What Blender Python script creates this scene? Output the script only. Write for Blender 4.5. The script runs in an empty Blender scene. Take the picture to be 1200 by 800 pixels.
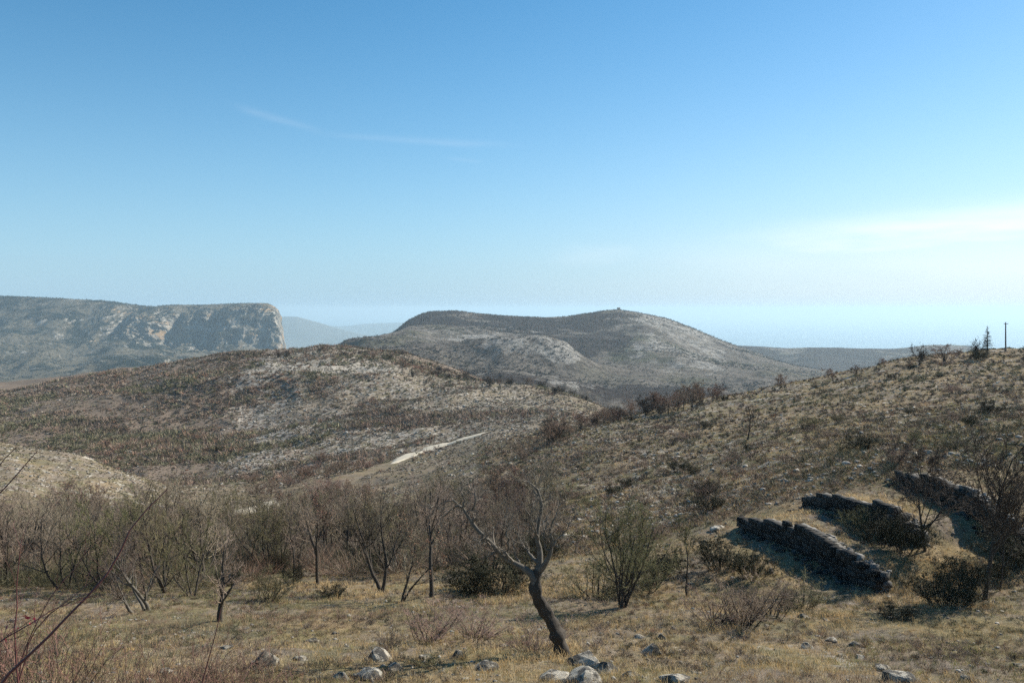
import bpy, math, random, time
import numpy as np
from mathutils import Vector, Matrix, Euler

T0 = time.time()
R = math.radians
random.seed(7)
rng = np.random.default_rng(11)
sc = bpy.context.scene
COL = sc.collection
F = 1000.0      # focal length in photo pixels (photo 1200 wide)
V0 = 362.0      # eye level row in the photo

SUN_AZ = R(58)  # to the right of the view axis (+Y)
SUN_EL = R(35)

# ------------------------------------------------------------------ helpers
def P(u, v, d):
    return Vector(((u-600)/F*d, d, -(v-V0)/F*d))

def link(o, parent=None):
    COL.objects.link(o)
    if parent is not None:
        o.parent = parent
    return o

def tag(o, label=None, cat=None, group=None, kind=None):
    if label: o['label'] = label
    if cat: o['category'] = cat
    if group: o['group'] = group
    if kind: o['kind'] = kind
    return o

def empty(name, loc=(0, 0, 0), rz=0.0, s=1.0):
    o = bpy.data.objects.new(name, None)
    o.empty_display_size = 0.2
    o.location = loc; o.rotation_euler = (0, 0, rz); o.scale = (s, s, s)
    COL.objects.link(o)
    return o

def mesh_np(name, verts, faces, mat=None, smooth=False, col=None):
    """verts (n,3) ; faces list/array (m,k) constant k or list of arrays of several k"""
    me = bpy.data.meshes.new(name)
    verts = np.asarray(verts, dtype=np.float32)
    if isinstance(faces, np.ndarray): faces = [faces]
    faces = [np.asarray(f, dtype=np.int32) for f in faces if len(f)]
    me.vertices.add(len(verts)); me.vertices.foreach_set('co', verts.ravel())
    loops = np.concatenate([f.ravel() for f in faces])
    tot = np.concatenate([np.full(len(f), f.shape[1], np.int32) for f in faces])
    start = np.concatenate([[0], np.cumsum(tot)[:-1]]).astype(np.int32)
    me.loops.add(len(loops)); me.loops.foreach_set('vertex_index', loops)
    me.polygons.add(len(tot))
    me.polygons.foreach_set('loop_start', start)
    me.polygons.foreach_set('loop_total', tot)
    if smooth:
        me.polygons.foreach_set('use_smooth', np.ones(len(tot), bool))
    me.update(calc_edges=True)
    if col is not None:
        a = me.attributes.new('col', 'FLOAT_COLOR', 'POINT')
        c = np.ones((len(verts), 4), np.float32); c[:, :3] = col
        a.data.foreach_set('color', c.ravel())
    if mat: me.materials.append(mat)
    return me

def add_attr(me, name, arr):
    a = me.attributes.new(name, 'FLOAT', 'POINT')
    a.data.foreach_set('value', np.asarray(arr, np.float32).ravel())

def obj(name, me, parent=None):
    return link(bpy.data.objects.new(name, me), parent)

def copy_tree(o, parent=None):
    c = o.copy(); COL.objects.link(c); c.parent = parent
    for ch in list(o.children):
        copy_tree(ch, c)
    return c

# ------------------------------------------------------------------ noise
def _hash(ix, iy, seed):
    n = (ix.astype(np.int64)*374761393 + iy.astype(np.int64)*668265263 + seed*1274126177) & 0xffffffff
    n = ((n ^ (n >> 13))*1274126177) & 0xffffffff
    n = ((n ^ (n >> 16))*2246822519) & 0xffffffff
    return ((n ^ (n >> 15)) & 0xffffff)/float(0xffffff)

def vnoise(x, y, seed=0):
    ix = np.floor(x); iy = np.floor(y)
    fx = x-ix; fy = y-iy
    fx = fx*fx*fx*(fx*(fx*6-15)+10); fy = fy*fy*fy*(fy*(fy*6-15)+10)
    ix = ix.astype(np.int64); iy = iy.astype(np.int64)
    a = _hash(ix, iy, seed); b = _hash(ix+1, iy, seed); c = _hash(ix, iy+1, seed); d = _hash(ix+1, iy+1, seed)
    return (a+(b-a)*fx + (c-a)*fy + (a-b-c+d)*fx*fy)*2-1

def fbm(x, y, lam, octs=4, seed=0, ridged=False, gain=.5):
    s = 0; a = 1.0; t = 0
    ca, sa = math.cos(.6), math.sin(.6)
    for k in range(octs):
        n = vnoise(x/lam+17.3*k, y/lam-9.1*k, seed+k*31)
        if ridged: n = 1-2*np.abs(n)
        s = s+a*n; t += a; a *= gain; lam /= 2.03
        x, y = x*ca-y*sa, x*sa+y*ca
    return s/t

def sstep(a, b, x):
    t = np.clip((x-a)/(b-a), 0, 1); return t*t*(3-2*t)

# ------------------------------------------------------------------ pchip
def pchip(xk, yk, x):
    """xk (n), yk (n, m) -> (len(x), m)"""
    xk = np.asarray(xk, float); yk = np.asarray(yk, float)
    h = np.diff(xk)[:, None]; dl = np.diff(yk, axis=0)/h
    m = np.zeros_like(yk)
    w1 = 2*h[1:]+h[:-1]; w2 = h[1:]+2*h[:-1]
    with np.errstate(divide='ignore', invalid='ignore'):
        hm = (w1+w2)/(w1/dl[:-1]+w2/dl[1:])
    m[1:-1] = np.where(dl[:-1]*dl[1:] > 0, hm, 0)
    m[0] = dl[0]; m[-1] = dl[-1]
    i = np.clip(np.searchsorted(xk, x)-1, 0, len(xk)-2)
    H = (xk[i+1]-xk[i])[:, None]; t = ((np.clip(x, xk[0], xk[-1])-xk[i])[:, None])/H
    return ((1+2*t)*(1-t)**2*yk[i] + t*(1-t)**2*H*m[i] + t*t*(3-2*t)*yk[i+1] + t*t*(t-1)*H*m[i+1])

class Sheet:
    """height sheet over (u = bearing in photo px, y = depth)."""
    def __init__(s, cols, rows, us, ds):
        # cols: list of key u ; rows: list of (d, [v at each key col])
        dk = np.array([r[0] for r in rows], float)
        V = np.array([r[1] for r in rows], float)
        Z = -(V-V0)/F*dk[:, None]
        s.us = np.asarray(us, float); s.ds = np.asarray(ds, float); s.ls = np.log(s.ds)
        A = pchip(np.log(dk), Z, s.ls)                       # (Nd, K)
        s.Z = pchip(np.asarray(cols, float), A.T, s.us).T     # (Nd, Nu)
        s.U, s.D = np.meshgrid(s.us, s.ds)
        s.X = (s.U-600)/F*s.D
    def V(s): return V0-s.Z*F/s.D
    def finish(s):
        Vg = s.V()
        s.cm = np.minimum.accumulate(np.vstack([np.full((1, Vg.shape[1]), 1e9), Vg[:-1]]), axis=0)
        s.hid = Vg-s.cm      # >0: hidden by that many px
    def _ij(s, x, y):
        u = 600+F*x/y; l = np.log(y)
        fi = np.clip(np.interp(l, s.ls, np.arange(len(s.ls))), 0, len(s.ls)-1.001)
        fj = np.clip(np.interp(u, s.us, np.arange(len(s.us))), 0, len(s.us)-1.001)
        return fi, fj
    def sample(s, G, x, y):
        fi, fj = s._ij(np.asarray(x, float), np.asarray(y, float))
        i = fi.astype(int); j = fj.astype(int); a = fi-i; b = fj-j
        return (G[i, j]*(1-a)*(1-b)+G[i+1, j]*a*(1-b)+G[i, j+1]*(1-a)*b+G[i+1, j+1]*a*b)
    def h(s, x, y): return s.sample(s.Z, x, y)
    def hit(s, u, v, dmin=0.0):
        j = int(round(np.interp(u, s.us, np.arange(len(s.us)))))
        Vc = (V0-s.Z[:, j]*F/s.ds)
        ok = np.where((Vc <= v) & (s.ds > dmin))[0]
        d = s.ds[ok[0]] if len(ok) else s.ds[-1]
        x = (u-600)/F*d
        return Vector((x, d, float(s.h(x, d))))
    def mesh(s, name, mat, attrs=None, disp=None):
        nd, nu = s.Z.shape
        v = np.stack([s.X, s.D, s.Z], -1)
        if disp is not None: v = v+disp
        v = v.reshape(-1, 3)
        idx = np.arange(nd*nu).reshape(nd, nu)
        f = np.stack([idx[:-1, :-1], idx[:-1, 1:], idx[1:, 1:], idx[1:, :-1]], -1).reshape(-1, 4)
        me = mesh_np(name, v, f, mat, smooth=True)
        for k, a in (attrs or {}).items(): add_attr(me, k, a)
        o = obj(name, me); tag(o, kind='structure')
        return o

# ------------------------------------------------------------------ materials
class NT:
    def __init__(s, name):
        s.m = bpy.data.materials.new(name); s.m.use_nodes = True
        s.t = s.m.node_tree; s.t.nodes.clear()
        s.out = s.n('ShaderNodeOutputMaterial')
        s.tc = None
    def n(s, typ, **kw):
        nd = s.t.nodes.new(typ)
        for k, v in kw.items():
            setattr(nd, k, v)
        return nd
    def l(s, a, b): s.t.links.new(a, b)
    def val(s, inp, v):
        if hasattr(v, 'is_output') or isinstance(v, bpy.types.NodeSocket): s.l(v, inp)
        else:
            if isinstance(v, (tuple, list)) and len(v) == 3 and inp.type == 'RGBA': v = (*v, 1)
            inp.default_value = v
    def coord(s, which='Object'):
        if s.tc is None: s.tc = s.n('ShaderNodeTexCoord')
        return s.tc.outputs[which]
    def mapping(s, scale, which='Object', rot=(0, 0, 0), loc=(0, 0, 0)):
        m = s.n('ShaderNodeMapping'); s.l(s.coord(which), m.inputs[0])
        m.inputs['Scale'].default_value = scale; m.inputs['Rotation'].default_value = rot; m.inputs['Location'].default_value = loc
        return m.outputs[0]
    def noise(s, scale, detail=6, rough=.55, vec=None, dist=0, out='Fac'):
        nd = s.n('ShaderNodeTexNoise'); s.l(vec if vec is not None else s.coord(), nd.inputs['Vector'])
        nd.inputs['Scale'].default_value = scale; nd.inputs['Detail'].default_value = detail
        nd.inputs['Roughness'].default_value = rough; nd.inputs['Distortion'].default_value = dist
        return nd.outputs[out]
    def voro(s, scale, feature='F1', out='Distance', vec=None, rnd=1):
        nd = s.n('ShaderNodeTexVoronoi', feature=feature); s.l(vec if vec is not None else s.coord(), nd.inputs['Vector'])
        nd.inputs['Scale'].default_value = scale; nd.inputs['Randomness'].default_value = rnd
        return nd.outputs[out]
    def ramp(s, fac, lo, hi, a=0.0, b=1.0):
        nd = s.n('ShaderNodeMapRange', interpolation_type='SMOOTHSTEP')
        s.val(nd.inputs[0], fac)
        for i, v in zip((1, 2, 3, 4), (lo, hi, a, b)): s.val(nd.inputs[i], v)
        return nd.outputs[0]
    def mix(s, f, a, b):
        nd = s.n('ShaderNodeMix', data_type='RGBA'); s.val(nd.inputs[0], f)
        s.val(nd.inputs[6], a); s.val(nd.inputs[7], b)
        return nd.outputs[2]
    def math(s, op, a, b=0.0, clamp=False):
        nd = s.n('ShaderNodeMath', operation=op, use_clamp=clamp); s.val(nd.inputs[0], a); s.val(nd.inputs[1], b)
        return nd.outputs[0]
    def attr(s, name, out='Fac'):
        nd = s.n('ShaderNodeAttribute', attribute_name=name); return nd.outputs[out]
    def hsv(s, col, h=.5, sat=1, v=1):
        nd = s.n('ShaderNodeHueSaturation'); s.val(nd.inputs['Hue'], h); s.val(nd.inputs['Saturation'], sat)
        s.val(nd.inputs['Value'], v); s.val(nd.inputs['Color'], col); return nd.outputs[0]
    def bump(s, h, strength=.5, dist=.1):
        nd = s.n('ShaderNodeBump'); nd.inputs['Strength'].default_value = strength; nd.inputs['Distance'].default_value = dist
        s.l(h, nd.inputs['Height']); return nd.outputs[0]
    def bsdf(s, col, rough=.9, normal=None, spec=.2, sub=None):
        nd = s.n('ShaderNodeBsdfPrincipled'); s.val(nd.inputs['Base Color'], col); s.val(nd.inputs['Roughness'], rough)
        nd.inputs['Specular IOR Level'].default_value = spec
        if normal is not None: s.l(normal, nd.inputs['Normal'])
        s.l(nd.outputs[0], s.out.inputs[0]); return nd

def mat_ground():
    n = NT('ground_dry_grass')
    soil = n.mix(n.noise(.35, 8, .6), (.135, .108, .085), (.27, .222, .172))
    dry = n.mix(n.noise(2.2, 8, .7), (.14, .10, .06), (.40, .30, .16))
    c = n.mix(n.math('MULTIPLY', n.ramp(n.noise(.22, 9, .65), .38, .62), n.attr('dry')), soil, dry)
    olive = n.mix(n.noise(1.3, 5), (.085, .085, .035), (.18, .165, .07))
    c = n.mix(n.math('MULTIPLY', n.ramp(n.noise(.31, 9, .7, n.mapping((1, 1, 1), loc=(31, 5, 2))), .44, .60), n.attr('green')), c, olive)
    # brown twiggy scrub
    sn = n.noise(.16, 12, .72, n.mapping((1, 1, 1), loc=(-11, 40, 8)))
    thr = n.math('SUBTRACT', .72, n.math('MULTIPLY', n.attr('scrub'), .34))
    scr = n.mix(n.noise(.6, 6), (.13, .10, .078), (.25, .195, .145))
    c = n.mix(n.ramp(sn, thr, n.math('ADD', thr, .07)), c, scr)
    # limestone
    rn = n.noise(.45, 13, .78, n.mapping((1, 1, 1), loc=(7, -19, 3)))
    thr2 = n.math('SUBTRACT', .74, n.math('MULTIPLY', n.attr('rock'), .30))
    rk = n.mix(n.noise(3, 8, .7), (.24, .215, .175), (.56, .51, .43))
    c = n.mix(n.ramp(rn, thr2, n.math('ADD', thr2, .05)), c, rk)
    c = n.hsv(c, v=n.ramp(n.noise(5.5, 8, .8), .3, .7, .55, 1.35))
    b = n.bump(n.noise(3.5, 10, .75), .9, .12)
    n.bsdf(c, .95, b, .1)
    return n.m

def mat_mountain(name='mountain_scrub', k=1.0, rockc=((.20, .18, .155), (.46, .43, .37)), scrubc=((.035, .028, .026), (.085, .064, .052))):
    n = NT(name)
    base = n.mix(n.noise(.02*k, 10, .65), (.135, .113, .090), (.235, .20, .158))
    gr = n.mix(n.noise(.05*k, 8), (.075, .085, .042), (.15, .14, .075))
    c = n.mix(n.math('MULTIPLY', n.ramp(n.noise(.008*k, 10, .7, n.mapping((1, 1, 1), loc=(50, 9, 0))), .5, .6), n.attr('green')), base, gr)
    sn = n.noise(.0042*k, 14, .66, n.mapping((1, 1, .5), loc=(3, 77, 0)), dist=.6)
    thr = n.math('SUBTRACT', .66, n.math('MULTIPLY', n.attr('scrub'), .30))
    c = n.mix(n.ramp(sn, thr, n.math('ADD', thr, .07)), c, n.mix(n.noise(.03*k, 8, .7), *scrubc))
    rn = n.noise(.012*k, 15, .8, n.mapping((1, 1, 1.8), loc=(9, 2, 30)), dist=.4)
    thr2 = n.math('SUBTRACT', .78, n.math('MULTIPLY', n.attr('rock'), .36))
    c = n.mix(n.ramp(rn, thr2, n.math('ADD', thr2, .06)), c, n.mix(n.noise(.06*k, 10, .7), *rockc))
    c = n.mix(n.math('MULTIPLY', n.ramp(n.noise(.05*k, 6, .75, n.mapping((1, 1, 1), loc=(70, 22, 3))), .50, .56), .5), c, scrubc[0])
    c = n.hsv(c, sat=.85, v=n.ramp(n.noise(.09*k, 10, .85), .35, .65, .62, 1.35))
    b = n.bump(n.noise(.03*k, 12, .78), 1.0, 14.0/k)
    n.bsdf(c, .95, b, .05)
    return n.m

def mat_cliff():
    n = NT('limestone_cliff')
    geo = n.n('ShaderNodeNewGeometry')
    sep = n.n('ShaderNodeSeparateXYZ'); n.l(geo.outputs['Normal'], sep.inputs[0])
    steep = n.ramp(sep.outputs[2], .92, .66)
    veg = n.mix(n.ramp(n.noise(.0042, 13, .74, dist=.7), .44, .54), (.010, .018, .012), (.19, .165, .115))
    veg = n.mix(n.ramp(n.noise(.014, 12, .8, n.mapping((1, 1, 1), loc=(8, 3, 1))), .56, .62), veg, (.34, .32, .27))
    st = n.noise(.02, 13, .78, n.mapping((1, 1, .45)), dist=.8)
    rock = n.mix(n.ramp(st, .40, .60), (.10, .095, .085), (.62, .56, .46))
    rock = n.mix(n.ramp(n.noise(.012, 9, .65, n.mapping((.5, .5, 1.8), loc=(4, 4, 9))), .54, .62), rock, (.50, .34, .19))
    rock = n.mix(n.ramp(n.noise(.016, 13, .82, n.mapping((1, 1, 1.0), loc=(40, 4, 9))), .53, .58), rock, (.030, .036, .022))
    m = n.math('ADD', steep, n.math('MULTIPLY', n.math('SUBTRACT', n.noise(.016, 12, .8), .5), 2.0))
    c = n.hsv(n.mix(n.ramp(m, .45, .55), veg, rock), v=.80)
    b = n.bump(n.noise(.03, 13, .8), 1.0, 22.0)
    n.bsdf(c, .95, b, .05)
    return n.m

def mat_plain(name, c1, c2, scale=3.0, rough=.9, bump=0.0, bd=.02, spec=.2, det=6, objrand=0.0):
    n = NT(name)
    c = n.mix(n.noise(scale, det, .6), c1, c2)
    if objrand:
        oi = n.n('ShaderNodeObjectInfo')
        c = n.hsv(c, h=n.ramp(oi.outputs['Random'], 0, 1, .5-.03*objrand, .5+.025*objrand), v=n.ramp(n.math('FRACT', n.math('MULTIPLY', oi.outputs['Random'], 7.31)), 0, 1, 1-.35*objrand, 1+.4*objrand))
    b = n.bump(n.noise(scale*4, 8, .7), bump, bd) if bump else None
    n.bsdf(c, rough, b, spec)
    return n.m

def mat_col(name, rough=.85, trans=0.0):
    n = NT(name)
    c = n.attr('col', 'Color')
    c = n.hsv(c, v=n.ramp(n.noise(9, 4), .3, .7, .8, 1.2))
    b = n.bsdf(c, rough, None, .15)
    if trans:
        t = n.n('ShaderNodeBsdfTranslucent'); n.l(c, t.inputs[0])
        ms = n.n('ShaderNodeMixShader'); ms.inputs[0].default_value = trans
        n.l(b.outputs[0], ms.inputs[1]); n.l(t.outputs[0], ms.inputs[2]); n.l(ms.outputs[0], n.out.inputs[0])
    return n.m

def mat_limestone():
    n = NT('weathered_limestone')
    c = n.mix(n.noise(4, 10, .7), (.34, .31, .25), (.68, .62, .51))
    c = n.mix(n.ramp(n.noise(2.3, 8, .7, n.mapping((1, 1, 1), loc=(5, 1, 1))), .47, .56), c, (.12, .11, .095))
    c = n.mix(n.ramp(n.noise(7, 5, .6, n.mapping((1, 1, 1), loc=(9, 1, 1))), .60, .68), c, (.36, .27, .13))
    oi = n.n('ShaderNodeObjectInfo'); c = n.hsv(c, v=n.ramp(oi.outputs['Random'], 0, 1, .75, 1.15))
    b = n.bump(n.noise(6, 12, .8), 1.0, .12)
    n.bsdf(c, .9, b, .2)
    return n.m

M = {}
M['ground'] = mat_ground()
M['mountain'] = mat_mountain()
M['cliff'] = mat_cliff()
M['far'] = mat_plain('far_hill_scrub', (.06, .07, .05), (.16, .15, .12), .002, .95, det=10)
M['sea'] = mat_plain('sea_water', (.015, .035, .06), (.02, .05, .08), .0004, .25, spec=.5)
M['path'] = mat_plain('pale_track_dirt', (.46, .40, .30), (.66, .59, .46), .8, .95, .5, .05, .1, 9)
M['lime'] = mat_limestone()
M['bark'] = mat_plain('dark_rough_bark', (.028, .023, .018), (.11, .093, .075), 9, .9, 1.0, .03, .2, 9)
M['bark_pale'] = mat_plain('lichen_grey_bark', (.035, .03, .025), (.24, .215, .175), 7, .9, .9, .02, .2, 9)
M['twig'] = mat_plain('grey_brown_twigs', (.17, .135, .095), (.34, .275, .20), 2, .85, objrand=.8)
M['twig_dark'] = mat_plain('dark_green_twigs', (.022, .024, .012), (.055, .052, .026), 2, .85, objrand=.8)
M['twig_olive'] = mat_plain('olive_twigs', (.10, .095, .045), (.22, .195, .10), 2, .85, objrand=.7)
M['twig_red'] = mat_plain('rusty_leaves', (.16, .085, .055), (.30, .17, .11), 2, .85, objrand=.6)
M['twig_purple'] = mat_plain('purple_brown_twigs', (.17, .12, .09), (.32, .235, .175), 2, .85, objrand=.6)
M['briar'] = mat_plain('red_briar_bark', (.075, .022, .022), (.16, .055, .045), 12, .6, spec=.4)
M['briar_leaf'] = mat_plain('crimson_leaves', (.30, .02, .04), (.5, .05, .08), 12, .6, spec=.4)
M['needles'] = mat_plain('dark_needles', (.018, .026, .014), (.045, .055, .03), 2, .85)
M['wood'] = mat_plain('weathered_pole_wood', (.09, .075, .06), (.2, .175, .15), 4, .85, .4, .02)
M['colr'] = mat_col('dry_grass_blades', .85, .3)
M['scrubc'] = mat_col('scrub_twigs', .9)
M['stonec'] = mat_col('loose_limestone', .9)
M['twig_dark2'] = mat_plain('dark_brown_twigs', (.045, .036, .028), (.10, .08, .06), 2, .85, objrand=.5)
M['briar2'] = mat_plain('reddish_brown_twigs', (.11, .058, .042), (.30, .19, .13), 3, .85, objrand=.8)
M['wallstone'] = mat_col('painted_shade_wall_stone', .95)  # stone colours carry painted shade on the face, painted sun on the top
M['steel'] = mat_plain('galvanised_steel', (.3, .3, .3), (.42, .42, .42), 6, .4, spec=.5)

# ------------------------------------------------------------------ world, sun, camera
def build_world():
    w = bpy.data.worlds.new('World'); sc.world = w; w.use_nodes = True
    t = w.node_tree; t.nodes.clear()
    out = t.nodes.new('ShaderNodeOutputWorld'); bg = t.nodes.new('ShaderNodeBackground')
    sky = t.nodes.new('ShaderNodeTexSky'); sky.sky_type = 'NISHITA'; sky.sun_disc = False
    sky.sun_elevation = SUN_EL; sky.sun_rotation = SUN_AZ; sky.altitude = 1000; sky.air_density = 1.0
    sky.dust_density = 0.5; sky.ozone_density = 2.2
    bg.inputs['Strength'].default_value = 0.075
    # thin high cirrus: direction of view -> (azimuth, elevation) plane
    tc = t.nodes.new('ShaderNodeTexCoord')
    sep = t.nodes.new('ShaderNodeSeparateXYZ'); t.links.new(tc.outputs['Generated'], sep.inputs[0])
    def mth(op, a, b=None, clamp=False):
        nd = t.nodes.new('ShaderNodeMath'); nd.operation = op; nd.use_clamp = clamp
        for i, v in enumerate((a, b)):
            if v is None: continue
            if isinstance(v, (int, float)): nd.inputs[i].default_value = v
            else: t.links.new(v, nd.inputs[i])
        return nd.outputs[0]
    x, y, z = sep.outputs
    az = mth('ARCTAN2', x, y)                       # radians, right positive
    el = mth('ARCSINE', z)
    comb = t.nodes.new('ShaderNodeCombineXYZ'); t.links.new(az, comb.inputs[0]); t.links.new(el, comb.inputs[1])
    def band(az0, el0, tilt, la, lw, rag, seed, scale=(6, 60)):
        """soft streak centred at az0, el0, half length la, half width lw"""
        da = mth('SUBTRACT', az, az0); de = mth('SUBTRACT', el, el0)
        de = mth('SUBTRACT', de, mth('MULTIPLY', da, tilt))
        mp = t.nodes.new('ShaderNodeMapping'); t.links.new(comb.outputs[0], mp.inputs[0])
        mp.inputs['Scale'].default_value = (scale[0], scale[1], 1); mp.inputs['Location'].default_value = (seed, seed*1.7, 0)
        nz = t.nodes.new('ShaderNodeTexNoise'); nz.inputs['Scale'].default_value = 1.0; nz.inputs['Detail'].default_value = 6
        t.links.new(mp.outputs[0], nz.inputs['Vector'])
        nn = mth('SUBTRACT', nz.outputs['Fac'], .5)
        de = mth('ADD', de, mth('MULTIPLY', nn, rag))
        g = mth('ADD', mth('POWER', mth('ABSOLUTE', mth('DIVIDE', de, lw)), 2.0), mth('POWER', mth('ABSOLUTE', mth('DIVIDE', da, la)), 4.0))
        e = mth('EXPONENT', mth('MULTIPLY', g, -1.0))
        return mth('MULTIPLY', e, mth('ADD', mth('MULTIPLY', nn, 1.6), .75, True))
    def ang(u, v): return math.atan((u-600)/F), math.atan(-(v-V0)/F*math.cos(math.atan((u-600)/F)))
    cl = None
    for (u, v, tilt, la, lw, rag, k, seed, scl) in (
            (1240, 252, .055, .27, .017, .022, .50, 3.0, (10, 70)),
            (1150, 276, .10, .16, .008, .012, .28, 8.0, (9, 80)),
            (985, 272, .02, .13, .006, .008, .18, 5.0, (9, 80)),
            (490, 165, -.03, .10, .004, .006, .055, 12.0, (12, 90)),
            (328, 140, -.24, .045, .004, .006, .055, 22.0, (12, 90)),
            (545, 188, -.10, .02, .0025, .004, .04, 29.0, (12, 90)),
            (700, 298, .05, .05, .010, .01, .10, 35.0, (12, 60)),
            (1130, 300, .0, .30, .030, .03, .16, 41.0, (5, 25)),
            (700, 302, .05, .04, .008, .01, .06, 51.0, (12, 60))):
        a0, e0 = ang(u, v)
        b = mth('MULTIPLY', band(a0, e0, tilt, la, lw, rag, seed, scl), k)
        cl = b if cl is None else mth('MAXIMUM', cl, b)
    mx = t.nodes.new('ShaderNodeMix'); mx.data_type = 'RGBA'
    hs = t.nodes.new('ShaderNodeHueSaturation'); hs.inputs['Saturation'].default_value = 1.30; hs.inputs['Hue'].default_value = .487
    t.links.new(sky.outputs[0], hs.inputs['Color'])
    tm = t.nodes.new('ShaderNodeMix'); tm.data_type = 'RGBA'; tm.blend_type = 'MULTIPLY'; tm.inputs[0].default_value = 1
    t.links.new(hs.outputs[0], tm.inputs[6]); tm.inputs[7].default_value = (.97, 1.06, 1.10, 1)
    e1 = mth('MAXIMUM', el, 0.0)
    f = mth('MULTIPLY', mth('EXPONENT', mth('MULTIPLY', mth('POWER', mth('DIVIDE', e1, .165), 1.25), -1.0)), .88)
    mr = t.nodes.new('ShaderNodeMapRange'); mr.interpolation_type = 'SMOOTHSTEP'; t.links.new(az, mr.inputs[0]); mr.inputs[1].default_value = -.25; mr.inputs[2].default_value = .75
    hc = t.nodes.new('ShaderNodeMix'); hc.data_type = 'RGBA'; t.links.new(mr.outputs[0], hc.inputs[0]); hc.inputs[6].default_value = (2.95, 4.85, 6.5, 1); hc.inputs[7].default_value = (5.9, 6.8, 7.7, 1)
    hm = t.nodes.new('ShaderNodeMix'); hm.data_type = 'RGBA'; t.links.new(f, hm.inputs[0]); t.links.new(tm.outputs[2], hm.inputs[6]); t.links.new(hc.outputs[2], hm.inputs[7])
    t.links.new(cl, mx.inputs[0]); t.links.new(hm.outputs[2], mx.inputs[6]); mx.inputs[7].default_value = (10.5, 10.3, 10.2, 1)
    t.links.new(mx.outputs[2], bg.inputs[0]); t.links.new(bg.outputs[0], out.inputs[0])
build_world()

sl = bpy.data.lights.new('sun', 'SUN'); sl.energy = 4.6; sl.angle = R(.53); sl.color = (1, .93, .82)
so = bpy.data.objects.new('sun', sl); COL.objects.link(so)
sd = Vector((math.sin(SUN_AZ)*math.cos(SUN_EL), math.cos(SUN_AZ)*math.cos(SUN_EL), math.sin(SUN_EL)))
so.rotation_euler = sd.to_track_quat('Z', 'Y').to_euler()

cam = bpy.data.cameras.new('camera'); co = bpy.data.objects.new('camera', cam); COL.objects.link(co)
cam.sensor_width = 36; cam.lens = 36*F/1200; co.location = (0, 0, 0); co.rotation_euler = (R(90), 0, 0)
cam.shift_y = -(400-V0)/1200; cam.clip_start = .1; cam.clip_end = 400000
sc.camera = co
sc.view_settings.view_transform = 'Standard'; sc.view_settings.look = 'None'; sc.view_settings.gamma = 1
sc.view_settings.exposure = 0.78
sc.view_settings.use_curve_mapping = False
sc.cycles.use_denoising = False; sc.cycles.use_adaptive_sampling = False; sc.cycles.volume_bounces = 1; sc.cycles.max_bounces = 6; sc.cycles.diffuse_bounces = 3
sc.cycles.transparent_max_bounces = 8

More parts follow.
